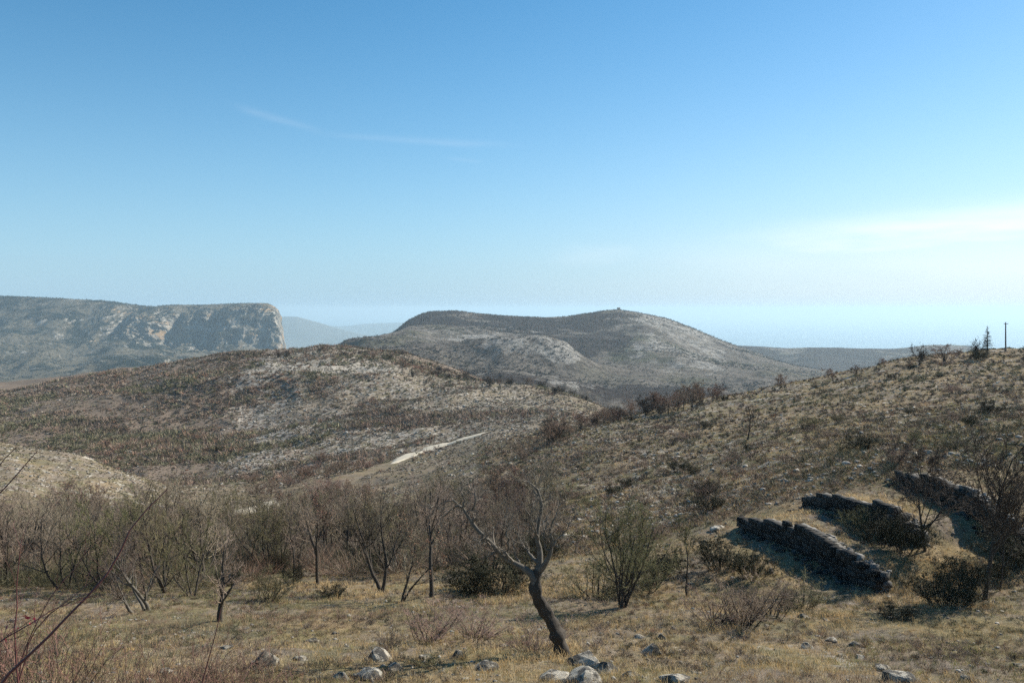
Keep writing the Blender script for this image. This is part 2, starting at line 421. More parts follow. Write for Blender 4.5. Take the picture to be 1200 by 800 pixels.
# ------------------------------------------------------------------ ground sheet
UC = [-900, -400, 0, 70, 150, 220, 300, 375, 450, 520, 600, 650, 700, 750, 800, 850, 900, 950, 1000, 1050, 1100, 1150, 1200, 1500, 2100]
def row(d, pts):
    us, vs = zip(*pts); return (d, list(np.interp(UC, us, vs)))
ROWS = [
    (0.6, [V0+1600/.6]*len(UC)), (8, [V0+4200/8.]*len(UC)),
    row(17, [(0, 803), (600, 800), (1200, 803)]),
    row(20, [(0, 770), (660, 769), (1200, 776), (2100, 760)]),
    row(26, [(0, 736), (600, 734), (850, 728), (1200, 730), (2100, 700)]),
    row(32, [(0, 712), (450, 710), (700, 704), (850, 698), (1000, 694), (1200, 690), (2100, 640)]),
    row(38, [(0, 694), (450, 690), (620, 680), (750, 668), (850, 650), (950, 636), (1050, 620), (1200, 605), (2100, 540)]),
    row(44, [(0, 680), (450, 674), (620, 662), (750, 640), (850, 612), (950, 590), (1050, 570), (1200, 550), (2100, 480)]),
    row(50, [(0, 668), (450, 662), (600, 648), (700, 634), (800, 610), (900, 575), (1000, 546), (1100, 530), (1200, 518), (2100, 440)]),
    row(65, [(0, 642), (300, 646), (450, 640), (600, 618), (700, 600), (800, 578), (900, 548), (1000, 522), (1100, 508), (1200, 495), (2100, 400)]),
    row(85, [(-900, 600), (0, 604), (150, 618), (300, 625), (450, 618), (600, 590), (700, 565), (800, 547), (900, 520), (1000, 500), (1100, 487), (1200, 475), (2100, 380)]),
    row(110, [(-900, 545), (0, 562), (70, 575), (150, 592), (220, 604), (300, 607), (450, 596), (600, 562), (700, 532), (800, 515), (900, 497), (1000, 480), (1100, 465), (1200, 452), (2100, 360)]),
    row(140, [(-900, 480), (0, 527), (70, 538), (150, 560), (200, 580), (300, 590), (375, 582), (450, 574), (600, 535), (700, 508), (800, 491), (900, 475), (1000, 455), (1100, 438), (1200, 430), (2100, 345)]),
    row(172, [(-900, 500), (0, 527), (70, 536), (150, 558), (220, 575), (300, 574), (375, 562), (450, 553), (520, 540), (600, 516), (650, 504), (700, 494), (750, 486), (800, 475), (850, 467), (900, 457), (950, 447), (1000, 437), (1050, 425), (1100, 418), (1150, 414), (1200, 410), (1500, 385), (2100, 340)]),
    row(205, [(-900, 540), (0, 560), (100, 572), (220, 568), (300, 560), (375, 550), (450, 540), (520, 526), (600, 507), (650, 500), (700, 502), (750, 500), (850, 488), (950, 468), (1050, 446), (1200, 430), (1500, 395), (2100, 360)]),
    row(250, [(-900, 530), (0, 545), (100, 552), (220, 548), (300, 540), (375, 532), (450, 523), (520, 512), (600, 496), (650, 490), (700, 505), (800, 520), (950, 510), (1200, 500), (2100, 420)]),
    row(320, [(-900, 510), (0, 517), (150, 515), (300, 508), (375, 498), (450, 490), (520, 484), (600, 478), (650, 477), (700, 490), (800, 530), (1200, 540), (2100, 500)]),
    row(400, [(-900, 480), (0, 490), (150, 477), (300, 458), (375, 450), (450, 450), (520, 456), (600, 463), (650, 468), (700, 482), (800, 540), (2100, 560)]),
    row(470, [(-900, 465), (0, 470), (150, 448), (220, 436), (300, 424), (375, 421), (450, 427), (520, 440), (600, 456), (650, 466), (700, 486), (800, 550), (2100, 570)]),
    row(530, [(-900, 450), (0, 460), (70, 450), (150, 435), (220, 423), (300, 412), (340, 408), (375, 407), (430, 408), (450, 412), (480, 420), (520, 431), (560, 444), (600, 456), (650, 470), (700, 490), (800, 550), (2100, 570)]),
    row(600, [(-900, 450), (0, 452), (150, 432), (300, 413), (450, 422), (600, 480), (800, 560), (2100, 570)]),
    row(760, [(-900, 460), (0, 450), (150, 440), (300, 445), (450, 470), (600, 520), (800, 560), (2100, 570)]),
    row(1100, [(-900, 470), (0, 455), (300, 470), (600, 520), (2100, 560)]),
    row(1900, [(-900, 480), (0, 470), (300, 480), (600, 520), (2100, 540)]),
]
us = np.concatenate([np.arange(-900, -60, 12), np.arange(-60, 1262, 2.4), np.arange(1264, 2101, 12)])
ds = np.concatenate([np.exp(np.arange(math.log(.6), math.log(15), .05)), np.exp(np.arange(math.log(15), math.log(60), .0042)), np.exp(np.arange(math.log(60), math.log(1900), .0075))])
G = Sheet(UC, ROWS, us, ds)
Xg, Yg = G.X, G.D
lam = 0.7; k = 0
while lam < 90:
    amp = np.minimum(.045*lam, np.where(Yg < 60, .0026, .0019)*Yg)*(lam > Yg*.008)*np.where(Yg < 14, .3, 1)
    G.Z += amp*vnoise(Xg/lam+k*7.7, Yg/lam-k*3.1, 100+k)
    lam *= 1.75; k += 1

und = sstep(190, 260, Yg)*(1-sstep(600, 800, Yg))
und = und*(1-.75*sstep(420, 500, Yg))
G.Z += und*(fbm(Xg, Yg, 120, 5, 201, ridged=True, gain=.55)*5.5+fbm(Xg*.5, Yg, 45, 4, 207)*1.8)-und*1.2
# terrace walls: polyline (pixel u, depth) and height of the step
WALLS = [
    ([(870, 42.3), (905, 39.8), (950, 37.0), (992, 34.2), (1037, 31.7)], 1.05, 'long dry stone terrace wall, lowest of the terraces, face in deep shade'),
    ([(944, 43.4), (985, 40.8), (1025, 38.2), (1082, 35.3)], 1.0, 'shorter dry stone terrace wall above the long one, half hidden by dark bushes'),
    ([(1056, 45.0), (1092, 41.8), (1130, 39.0), (1170, 36.6), (1225, 33.8)], .95, 'ruined dry stone terrace wall behind the bare trees, uppermost of the terraces'),
]
def wall_xy(pts):
    return [((u-600)/F*d, d) for u, d in pts]
def seg_dist(px, py, a, b):
    ax, ay = a; bx, by = b; dx, dy = bx-ax, by-ay; L2 = dx*dx+dy*dy
    t = np.clip(((px-ax)*dx+(py-ay)*dy)/L2, 0, 1)
    qx, qy = ax+t*dx, ay+t*dy
    dist = np.hypot(px-qx, py-qy)
    side = (px-ax)*dy-(py-ay)*dx        # sign
    return dist, side, t
msk = (Yg > 24) & (Yg < 62) & (G.U > 780)
for pts, h, _l in WALLS:
    xy = wall_xy(pts); best = np.full(Yg.shape, 1e9); sg = np.zeros(Yg.shape)
    e0 = np.hypot(Xg-xy[0][0], Yg-xy[0][1]); e1 = np.hypot(Xg-xy[-1][0], Yg-xy[-1][1]); endf = sstep(0, 1.8, np.minimum(e0, e1))
    inside = np.ones(Yg.shape); hv = np.clip(.55+.45*(np.hypot(Xg-xy[0][0], Yg-xy[0][1])/6.0), .55, 1.0)
    for (p, q, s_) in ((xy[0], xy[1], 1), (xy[-1], xy[-2], 1)):
        ax, ay = q[0]-p[0], q[1]-p[1]; L_ = math.hypot(ax, ay); inside *= sstep(0, 1.6, ((Xg-p[0])*ax+(Yg-p[1])*ay)/L_)
    for a, b in zip(xy[:-1], xy[1:]):
        # run from far-left to near-right : uphill is to +x
        dd, sdv, _t = seg_dist(Xg, Yg, a, b)
        up = np.where(sdv*-1 > 0, 1.0, -1.0)
        m = dd < best; best = np.where(m, dd, best); sg = np.where(m, up, sg)
    G.Z += hv*inside*np.where(msk, np.where(sg > 0, .8*h*np.clip(1-best/6, 0, 1), -.22*h*np.clip(1-best/4, 0, 1)), 0)
G.finish()

def band2(U, D, u0, u1, d0, d1, fu=40, fd=.15):
    return sstep(u0-fu, u0+fu, U)*(1-sstep(u1-fu, u1+fu, U))*sstep(d0*(1-fd), d0*(1+fd), D)*(1-sstep(d1*(1-fd), d1*(1+fd), D))
U_, D_ = G.U, G.D
n1 = fbm(Xg, Yg, 40, 4, 5); n2 = fbm(Xg, Yg, 90, 4, 9); n3 = fbm(Xg, Yg, 12, 4, 19)
right = sstep(560, 720, U_)*sstep(40, 55, D_)*(1-sstep(190, 230, D_))
near = 1-sstep(36, 52, D_)
rock = .30+.15*n1 + .38*right + .10*near
rock += .34*band2(U_, D_, -600, 210, 100, 185, 30, .12)      # pale spur
rock += .55*band2(U_, D_, 290, 480, 430, 545, 40, .06)
rock += .46*band2(U_, D_, 250, 660, 190, 440, 60, .1)
rock += .2*band2(U_, D_, -600, 300, 230, 560, 60, .1)
rock -= .45*band2(U_, D_, -900, 260, 220, 520, 40, .1)
scrub = .35+.35*n2 - .45*right - .3*near + .3*band2(U_, D_, -300, 560, 55, 100)
scrub += .75*band2(U_, D_, -900, 330, 215, 560, 60, .1)-.5*band2(U_, D_, -600, 210, 100, 185, 30, .12)
scrub += .7*sstep(515, 530, D_)*(1-sstep(560, 620, U_))
green = .5+.5*n1 - .2*near + .8*band2(U_, D_, 60, 300, 210, 330)
dry = .55+.5*n3*.6 + .45*near + .1*right - .4*sstep(180, 260, D_)
cl01 = lambda a: np.clip(a, 0, 1)
G.rock = cl01(rock); G.scrub = cl01(scrub)
G.mesh('ground', M['ground'], dict(rock=cl01(rock), scrub=cl01(scrub), green=cl01(green), dry=cl01(dry)))
print('ground', time.time()-T0)

# ------------------------------------------------------------------ central mountain
UM = [250, 400, 435, 460, 480, 505, 530, 560, 600, 640, 660, 690, 720, 750, 780, 820, 850, 880, 920, 960, 1010, 1100, 1250, 1500]
def rowm(d, pts):
    us_, vs_ = zip(*pts); return (d, list(np.interp(UM, us_, vs_)))
MR = [
    rowm(700, [(250, 560), (600, 540), (1500, 560)]),
    rowm(900, [(250, 500), (430, 480), (560, 480), (650, 478), (750, 480), (850, 475), (1000, 520), (1500, 560)]),
    rowm(1050, [(250, 480), (430, 452), (520, 446), (600, 442), (660, 452), (720, 466), (850, 472), (950, 480), (1500, 520)]),
    rowm(1180, [(250, 475), (430, 440), (520, 436), (600, 436), (640, 440), (680, 448), (720, 464), (850, 466), (950, 472), (1500, 510)]),
    rowm(1300, [(250, 470), (430, 425), (480, 420), (540, 430), (600, 436), (680, 450), (720, 458), (850, 458), (950, 466), (1500, 500)]),
    rowm(1500, [(250, 462), (430, 411), (480, 409), (520, 409), (560, 404), (600, 401), (640, 404), (668, 412), (690, 430), (720, 440), (760, 446), (850, 448), (950, 458), (1500, 490)]),
    rowm(1620, [(250, 460), (430, 406), (480, 404), (520, 406), (560, 407), (600, 405), (640, 408), (668, 416), (690, 428), (750, 434), (850, 442), (950, 452), (1500, 485)]),
    rowm(1850, [(250, 455), (430, 402), (480, 392), (540, 400), (600, 406), (660, 410), (720, 416), (760, 412), (850, 432), (950, 444), (1500, 480)]),
    rowm(2150, [(250, 450), (400, 418), (435, 402), (460, 392), (480, 383), (540, 385), (600, 390), (660, 392), (700, 390), (750, 388), (800, 398), (850, 416), (950, 434), (1500, 475)]),
    rowm(2500, [(250, 450), (400, 414), (435, 400), (460, 389), (480, 374), (505, 365), (530, 364), (560, 367), (600, 370), (640, 372), (660, 371), (690, 367), (720, 363), (750, 367), (780, 373), (820, 388), (850, 400), (880, 411), (920, 425), (960, 436), (1500, 480)]),
    rowm(2800, [(250, 455), (435, 407), (505, 376), (600, 378), (720, 373), (780, 384), (850, 410), (960, 440), (1500, 480)]),
    rowm(3600, [(250, 470), (600, 440), (1500, 470)]),
]
Mt = Sheet(UM, MR, np.arange(250, 1500, 2.2), np.exp(np.arange(math.log(700), math.log(3600), .0035)))
X, Y = Mt.X, Mt.D
face = np.clip((2500-Y)/500, 0, 1)
Mt.Z += fbm(X, Y, 420, 5, 41, ridged=True)*24*face*np.clip((Y-800)/400, 0, 1) + fbm(X, Y, 90, 4, 43)*7*(.35+.65*face)
Mt.finish()
n1 = fbm(X, Y, 350, 5, 55); n2 = fbm(X, Y, 500, 5, 57)
rk = .48+.35*n1+.45*band2(Mt.U, Y, 740, 860, 1500, 2480, 30, .1)+.55*band2(Mt.U, Y, 560, 680, 1380, 1600, 12, .04)+.2*band2(Mt.U, Y, 440, 700, 880, 1250, 30, .05)+.3*band2(Mt.U, Y, 480, 600, 1600, 2050, 30, .1)
sb = .52+.6*n2+.4*band2(Mt.U, Y, 600, 745, 1650, 2350, 30, .05)-.5*band2(Mt.U, Y, 560, 680, 1380, 1600, 12, .04)
Mt.mesh('mountain', M['mountain'], dict(rock=cl01(rk), scrub=cl01(sb), green=cl01(.5+.8*fbm(X, Y, 300, 3, 59))))

# blue ridge to the right
UR = [700, 800, 860, 885, 920, 950, 1000, 1040, 1065, 1090, 1130, 1150, 1200, 1300, 1500, 2300]
def rowr(d, pts):
    us_, vs_ = zip(*pts); return (d, list(np.interp(UR, us_, vs_)))
RR = [rowr(2220, [(700, 480), (2300, 480)]), rowr(2960, [(700, 452), (900, 450), (1100, 446), (2300, 440)]),
      rowr(3478, [(700, 440), (860, 424), (1000, 425), (1100, 420), (2300, 410)]),
      rowr(3848, [(700, 420), (800, 408), (860, 405), (885, 406), (920, 408), (950, 407), (1000, 408), (1040, 409), (1065, 407), (1090, 404), (1130, 405), (1150, 408), (1200, 412), (1300, 405), (2300, 400)]),
      rowr(4292, [(700, 430), (1000, 420), (2300, 415)]), rowr(5920, [(700, 460), (2300, 460)])]
Rg = Sheet(UR, RR, np.arange(700, 2300, 3.0), np.exp(np.arange(math.log(2220), math.log(5920), .006)))
Rg.Z += fbm(Rg.X, Rg.D, 500, 5, 71, ridged=True)*30*np.clip((3848-Rg.D)/450, 0, 1)*np.clip((Rg.D-2220)/400, 0, 1)+fbm(Rg.X, Rg.D, 160, 3, 73)*5
Rg.mesh('ridge', M['mountain'], dict(rock=cl01(.1+.3*fbm(Rg.X, Rg.D, 500, 4, 75)), scrub=cl01(1.0+.4*fbm(Rg.X, Rg.D, 600, 4, 77)), green=cl01(.7+0*Rg.X)))

# ------------------------------------------------------------------ cliff massif on the left
UCf = [-1500, -500, -200, 0, 40, 80, 130, 150, 180, 200, 230, 260, 290, 310, 320, 326, 331, 338, 350, 420]
def rowc(d, pts):
    us_, vs_ = zip(*pts); return (d, list(np.interp(UCf, us_, vs_)))
CR = [
    rowc(1700, [(-1500, 520), (420, 520)]),
    rowc(2300, [(-1500, 480), (0, 470), (100, 462), (200, 452), (331, 450), (420, 470)]),
    rowc(3000, [(-1500, 460), (0, 446), (60, 444), (100, 440), (160, 436), (260, 436), (331, 440), (420, 460)]),
    rowc(3600, [(-1500, 430), (0, 420), (40, 415), (80, 426), (130, 420), (200, 424), (260, 424), (310, 422), (331, 430), (350, 440), (420, 460)]),
    rowc(4100, [(-1500, 410), (0, 398), (40, 400), (80, 404), (130, 402), (150, 404), (200, 414), (260, 416), (310, 414), (326, 418), (331, 425), (350, 440), (420, 450)]),
    rowc(4300, [(-1500, 390), (0, 384), (40, 390), (80, 388), (130, 386), (150, 390), (180, 400), (200, 408), (260, 408), (310, 408), (326, 410), (331, 420), (350, 436), (420, 445)]),
    rowc(4420, [(-1500, 375), (0, 374), (40, 376), (80, 376), (130, 372), (150, 372), (180, 374), (200, 378), (230, 384), (260, 380), (290, 374), (310, 372), (320, 378), (326, 390), (331, 412), (338, 432), (420, 445)]),
    rowc(4560, [(-1500, 362), (0, 365), (40, 366), (80, 364), (130, 362), (150, 362), (180, 364), (200, 362), (230, 364), (260, 362), (290, 360), (310, 358), (320, 362), (326, 374), (331, 400), (338, 428), (420, 445)]),
    rowc(4800, [(-1500, 340), (-200, 346), (0, 347), (40, 348), (80, 350), (130, 353), (150, 356), (180, 359), (200, 357), (230, 357), (260, 356), (290, 355), (310, 355), (320, 358), (326, 370), (331, 398), (338, 428), (420, 445)]),
    rowc(5200, [(-1500, 342), (-200, 348), (0, 350), (130, 356), (180, 362), (310, 362), (320, 368), (326, 385), (331, 410), (338, 432), (420, 445)]),
    rowc(6500, [(-1500, 440), (420, 460)]),
]
Cf = Sheet(UCf, CR, np.concatenate([np.arange(-1500, -40, 10), np.arange(-40, 420, .8)]),
           np.concatenate([np.exp(np.arange(math.log(1700), math.log(4150), .006)), np.arange(4165, 4620, 5.0), np.exp(np.arange(math.log(4630), math.log(6500), .01))]))
X, Y = Cf.X, Cf.D
fc = np.clip((4750-Y)/300, 0, 1)*np.clip((Y-2200)/900, 0, 1)*(1-sstep(322, 332, Cf.U))
Cf.Z += (fbm(X*1.0, Y*.35, 300, 6, 81, ridged=True)*42+fbm(X, Y, 80, 4, 83)*14)*fc
# gullied buttresses push the face in and out
bz = sstep(4080, 4300, Y)*(1-sstep(4600, 4760, Y))*sstep(100, 150, Cf.U)
dy = (fbm(X, Y*0+3, 240, 3, 85, ridged=True)*90+fbm(X, Cf.Z*1.6+Y*.3, 90, 6, 87, gain=.65)*70)*bz
disp = np.zeros(Cf.Z.shape+(3,)); disp[..., 1] = dy
Cf.mesh('cliff', M['cliff'], None, disp)

# far blue hills and sea
UF = [200, 300, 330, 345, 360, 380, 400, 420, 450, 480, 560, 700]
def rowf(d, pts):
    us_, vs_ = zip(*pts); return (d, list(np.interp(UF, us_, vs_)))
FR = [rowf(11000, [(200, 430), (700, 440)]),
      rowf(13500, [(200, 395), (330, 398), (400, 405), (480, 412), (700, 430)]),
      rowf(15000, [(200, 365), (300, 368), (330, 370), (345, 371), (360, 375), (380, 381), (400, 386), (430, 393), (480, 405), (560, 420), (700, 425)]),
      rowf(17000, [(200, 385), (330, 385), (400, 395), (700, 410)]),
      rowf(20000, [(200, 400), (700, 402)])]
Fs = Sheet(UF, FR, np.arange(200, 700, 3.0), np.exp(np.arange(math.log(11000), math.log(20000), .01)))
Fs.Z += fbm(Fs.X, Fs.D, 1500, 4, 91)*45
Fs.mesh('distant_hills', M['far'])
FR = [rowf(19000, [(200, 420), (700, 420)]),
      rowf(22000, [(200, 376), (300, 378), (400, 383), (430, 381), (480, 379), (560, 384), (700, 405)]),
      rowf(26000, [(200, 400), (700, 400)])]
Fs = Sheet(UF, FR, np.arange(200, 700, 3.0), np.exp(np.arange(math.log(19000), math.log(26000), .01)))
Fs.Z += fbm(Fs.X, Fs.D, 2500, 4, 93)*60
Fs.mesh('coastal_hills', M['far'])

SEA = -700.0
gx = np.linspace(-1, 1, 41); sx, sy = np.meshgrid(gx*115000, gx*115000)
v = np.stack([sx, sy, np.full_like(sx, SEA)], -1).reshape(-1, 3); idx = np.arange(41*41).reshape(41, 41)
tag(obj('sea', mesh_np('sea', v, np.stack([idx[:-1, :-1], idx[:-1, 1:], idx[1:, 1:], idx[1:, :-1]], -1).reshape(-1, 4), M['sea'])), kind='structure')

# haze
def box_me(name, x0, x1, y0, y1, z0, z1, mat):
    v = [(x, y, z) for z in (z0, z1) for y in (y0, y1) for x in (x0, x1)]
    f = [(0, 2, 3, 1), (4, 5, 7, 6), (0, 1, 5, 4), (1, 3, 7, 5), (3, 2, 6, 7), (2, 0, 4, 6)]
    return mesh_np(name, v, np.array(f), mat)
hn = NT('haze_air')
pv = hn.n('ShaderNodeVolumePrincipled'); pv.inputs['Color'].default_value = (.62, .83, .95, 1); pv.inputs['Density'].default_value = .66e-4
pv.inputs['Anisotropy'].default_value = .25
hn.l(pv.outputs[0], hn.out.inputs['Volume'])
hz = obj('haze', box_me('haze', -120000, 120000, -120000, 120000, SEA-1, 84, hn.m)); tag(hz, kind='stuff')
hz['label'] = 'pale blue haze in the air'; hz['category'] = 'haze'
print('terrain', time.time()-T0)
# ------------------------------------------------------------------ batch tubes
def unit(a): return a/np.maximum(np.linalg.norm(a, axis=-1, keepdims=True), 1e-9)

class Geo:
    def __init__(s): s.v = []; s.f = {}; s.c = []; s.n = 0
    def add(s, v, faces, c=None):
        v = v.reshape(-1, 3)
        for f in faces:
            s.f.setdefault(f.shape[-1], []).append(f.reshape(-1, f.shape[-1])+s.n)
        s.v.append(v); s.n += len(v)
        if c is not None: s.c.append(c.reshape(-1, 3))
    def tubes(s, pts, rad, S, col=None):
        """pts (N,K,3), rad (N,K)"""
        N, K, _ = pts.shape
        if N == 0: return
        d = unit(pts[:, -1]-pts[:, 0])
        ref = np.where(np.abs(d[:, 2:3]) > .9, np.array([[1., 0, 0]]), np.array([[0, 0, 1.]]))
        a = unit(np.cross(d, ref)); b = np.cross(d, a)
        th = np.arange(S)/S*2*np.pi
        ring = (np.cos(th)[None, None, :, None]*a[:, None, None, :]+np.sin(th)[None, None, :, None]*b[:, None, None, :])
        v = pts[:, :, None, :]+ring*rad[:, :, None, None]
        base = (np.arange(N)*K*S)[:, None, None]
        k = np.arange(K-1)[None, :, None]; j = np.arange(S)[None, None, :]; j2 = (j+1) % S
        f = np.stack([base+k*S+j, base+k*S+j2, base+(k+1)*S+j2, base+(k+1)*S+j], -1)
        c = None
        if col is not None: c = np.repeat(col[:, None, :], K*S, axis=1)
        s.add(v, [f], c)
    def mesh(s, name, mat, smooth=True):
        col = np.concatenate(s.c) if s.c else None
        return mesh_np(name, np.concatenate(s.v), [np.concatenate(f) for f in s.f.values()], mat, smooth, col)

def curved(p0, d0, L, K, wob, trop, rg, dtrop=None):
    """batch of wandering polylines from p0 along d0, length L"""
    N = len(p0)
    pts = np.zeros((N, K, 3)); pts[:, 0] = p0
    d = unit(d0); step = (L/(K-1))[:, None]
    for k in range(1, K):
        d = unit(d+rg.normal(0, wob, (N, 3))+np.array([0, 0, trop]))
        pts[:, k] = pts[:, k-1]+d*step
    return pts

def children(pts, rad, n, t0, t1, ang, Lr, K, wob, trop, rr, rmin, rg, Lref=None):
    N, KP, _ = pts.shape
    idx = np.repeat(np.arange(N), n); m = len(idx)
    t = rg.uniform(t0, t1, m)
    t = np.where(rg.random(m) < .12, 1.0, t)
    f = t*(KP-1); i = np.minimum(f.astype(int), KP-2); a = (f-i)[:, None]
    p = pts[idx, i]*(1-a)+pts[idx, i+1]*a
    pd = unit(pts[idx, i+1]-pts[idx, i])
    r = rad[idx, i]*(1-a[:, 0])+rad[idx, i+1]*a[:, 0]
    rv = rg.normal(0, 1, (m, 3)); perp = unit(np.cross(pd, rv))
    an = rg.uniform(ang[0], ang[1], m)[:, None]
    d = pd*np.cos(an)+perp*np.sin(an)
    PL = np.linalg.norm(np.diff(pts, axis=1), axis=2).sum(1)[idx]
    L = PL*Lr*rg.uniform(.55, 1.15, m)*(1.15-.5*t)
    q = curved(p, d, L, K, wob, trop, rg)
    r0 = np.maximum(r*rr, rmin); tap = np.linspace(1, .45, K)[None]
    return q, np.maximum(r0[:, None]*tap, rmin*.8)

def bare_tree(name, seed, H=4.5, r0=.09, stems=1, spread=.35, n=(7, 7, 6, 3), tropism=.12, low=.3, mat='twig', bark='bark',
              lean=(0, 0), custom=None, rmin=.0035, leaves=None, wob=.10, Lr=(.62, .5, .5, .55)):
    """one bare tree: Empty > trunk (> limb), crown"""
    rg = np.random.default_rng(seed)
    root = empty(name)
    if custom is None:
        p0 = rg.normal(0, .06*stems**.5 if stems > 1 else 0, (stems, 3)); p0[:, 2] = -.15
        d0 = np.stack([rg.normal(lean[0], spread*.5 if stems > 1 else .08, stems), rg.normal(lean[1], spread*.5 if stems > 1 else .08, stems), np.ones(stems)], -1)
        st = curved(p0, d0, rg.uniform(.75, 1, stems)*H*.8, 11, wob*.9, .06, rg)
        sr = r0*rg.uniform(.7, 1, stems)[:, None]*np.linspace(1.15, .28, 11)[None]
        sr[:, 0] *= 1.35
    else:
        st, sr = custom
    gt = Geo(); gt.tubes(st, sr, 9)
    l1, r1 = children(st, sr, n[0], low, .98, (.5, 1.15), Lr[0], 8, wob*1.25, tropism, .55, .012, rg)
    gc = Geo()
    l2, r2 = children(l1, r1, n[1], .2, 1, (.4, 1.1), Lr[1], 6, wob*1.3, tropism*.8, .55, .006, rg); gc.tubes(l2, r2, 4)
    l3, r3 = children(l2, r2, n[2], .15, 1, (.35, 1.1), Lr[2], 4, wob*1.3, tropism*.6, .6, rmin, rg); gc.tubes(l3, r3, 3)
    if n[3]:
        l4, r4 = children(l3, r3, n[3], .15, 1, (.3, 1.0), Lr[3], 3, wob, tropism*.4, .7, rmin, rg); gc.tubes(l4, r4, 3)
    else: l4 = l3
    gt.tubes(l1, r1, 6)
    tr = obj('trunk', gt.mesh('trunk', M[bark]), root)
    obj('crown', gc.mesh('crown', M[mat], False), root)
    if leaves:
        cnt, size, lm = leaves
        src = l4.reshape(-1, 3); p = src[rg.integers(0, len(src), cnt)]+rg.normal(0, .04, (cnt, 3))
        a = unit(rg.normal(0, 1, (cnt, 3))); b = unit(np.cross(a, rg.normal(0, 1, (cnt, 3))))
        sz = size*rg.uniform(.5, 1.2, (cnt, 1)); nrm = np.cross(a, b)
        v = np.stack([p-a*sz, p+b*sz*.5+nrm*sz*.25, p+a*sz, p-b*sz*.5+nrm*sz*.2], 1)
        f = np.arange(cnt*4).reshape(cnt, 4)
        g = Geo(); g.add(v, [f]); obj('foliage', g.mesh('foliage', M[lm], False), root)
    return root

def shrub(name, seed, R_=.8, H=.9, stems=26, n=(5, 5, 3), mat='twig', rmin=.003, leaves=None, r0=.010, flat=1.0):
    rg = np.random.default_rng(seed)
    root = empty(name)
    az = rg.uniform(0, 2*np.pi, stems); sp = rg.uniform(.05, 1, stems)**.7*R_/H*1.1
    p0 = np.stack([np.cos(az)*R_*.25*rg.random(stems), np.sin(az)*R_*.25*rg.random(stems), np.full(stems, -.08)], -1)
    d0 = np.stack([np.cos(az)*sp, np.sin(az)*sp, np.ones(stems)*flat], -1)
    L = H*rg.uniform(.6, 1.05, stems)*np.sqrt(1+.4*sp*sp)
    st = curved(p0, d0, L, 7, .09, .03, rg); sr = r0*np.linspace(1.2, .4, 7)[None]*rg.uniform(.6, 1, stems)[:, None]
    g = Geo(); g.tubes(st, sr, 4)
    obj('stem', g.mesh('stem', M['bark']), root)
    gc = Geo()
    l1, r1 = children(st, sr, n[0], .25, 1, (.3, 1.1), .45, 5, .12, .05, .6, rmin*1.3, rg); gc.tubes(l1, r1, 3)
    l2, r2 = children(l1, r1, n[1], .1, 1, (.3, 1.1), .5, 4, .12, .04, .7, rmin, rg); gc.tubes(l2, r2, 3)
    if n[2]:
        l3, r3 = children(l2, r2, n[2], .1, 1, (.3, 1.0), .5, 3, .12, .03, .7, rmin, rg); gc.tubes(l3, r3, 3)
    else: l3 = l2
    obj('crown', gc.mesh('crown', M[mat], False), root)
    if leaves:
        cnt, size, lm = leaves
        src = l3.reshape(-1, 3); p = src[rg.integers(0, len(src), cnt)]+rg.normal(0, .03, (cnt, 3))
        a = unit(rg.normal(0, 1, (cnt, 3))); b = unit(np.cross(a, rg.normal(0, 1, (cnt, 3))))
        sz = size*rg.uniform(.5, 1.2, (cnt, 1)); nrm = np.cross(a, b)
        v = np.stack([p-a*sz, p+b*sz*.5+nrm*sz*.25, p+a*sz, p-b*sz*.5+nrm*sz*.2], 1)
        g = Geo(); g.add(v, [np.arange(cnt*4).reshape(cnt, 4)]); obj('foliage', g.mesh('foliage', M[lm], False), root)
    return root

def top_of(o):
    return max(np.percentile(np.array([v.co.z for v in c.data.vertices]), 99.7) for c in o.children if c.type == 'MESH')
class Kind:
    """prototypes of one kind; the first placement of each uses the prototype itself"""
    def __init__(s, protos, h): s.p = protos; s.used = [False]*len(protos); s.h = h; s.k = 0; s.hs = [top_of(p) for p in protos]
    def put(s, loc, height, rz=None, label=None, cat=None, group=None, wide=1.0, which=None, tilt=0.0):
        i = (s.k if which is None else which) % len(s.p); s.k += 1
        o = copy_tree(s.p[i]) if s.used[i] else s.p[i]
        s.used[i] = True
        sc_ = height/s.hs[i]
        o.location = loc; o.scale = (sc_*wide, sc_*wide, sc_)
        o.rotation_euler = (random.uniform(-tilt, tilt), random.uniform(-tilt, tilt), random.uniform(0, 6.28) if rz is None else rz)
        tag(o, label, cat, group); return o
    def clean(s):
        for i, p in enumerate(s.p):
            if not s.used[i]:
                for ch in list(p.children_recursive): bpy.data.objects.remove(ch)
                bpy.data.objects.remove(p)

# prototypes
TK = Kind([bare_tree('bare_tree', 100+i, H=4.6, n=(8, 7, 7, 3), rmin=.004, r0=[.085, .07, .06, .08, .055, .065][i], stems=[1, 2, 3, 1, 2, 4][i], spread=[.3, .5, .6, .3, .45, .7][i], mat='twig', low=[.35, .25, .2, .4, .3, .15][i]) for i in range(6)], 4.6)
TO = Kind([bare_tree('olive_twigged_tree', 130+i, H=4.4, r0=.05, stems=[5, 3][i], spread=.7, mat='twig_olive', low=.15, n=(8, 7, 6, 3)) for i in range(2)], 4.4)
TR = Kind([bare_tree('rusty_leaved_tree', 140+i, H=3.6, r0=.06, stems=[2, 4][i], spread=.6, mat='twig_purple', low=.15, n=(8, 7, 6, 2), rmin=.008, leaves=(900, .045, 'twig_red')) for i in range(2)], 3.6)
TD = Kind([bare_tree('dark_scrub_tree', 150+i, H=3.6, r0=.08, stems=[3, 5][i], spread=.55, mat='twig_dark2', low=.12, n=(9, 8, 6, 2), rmin=.012) for i in range(2)], 3.6)
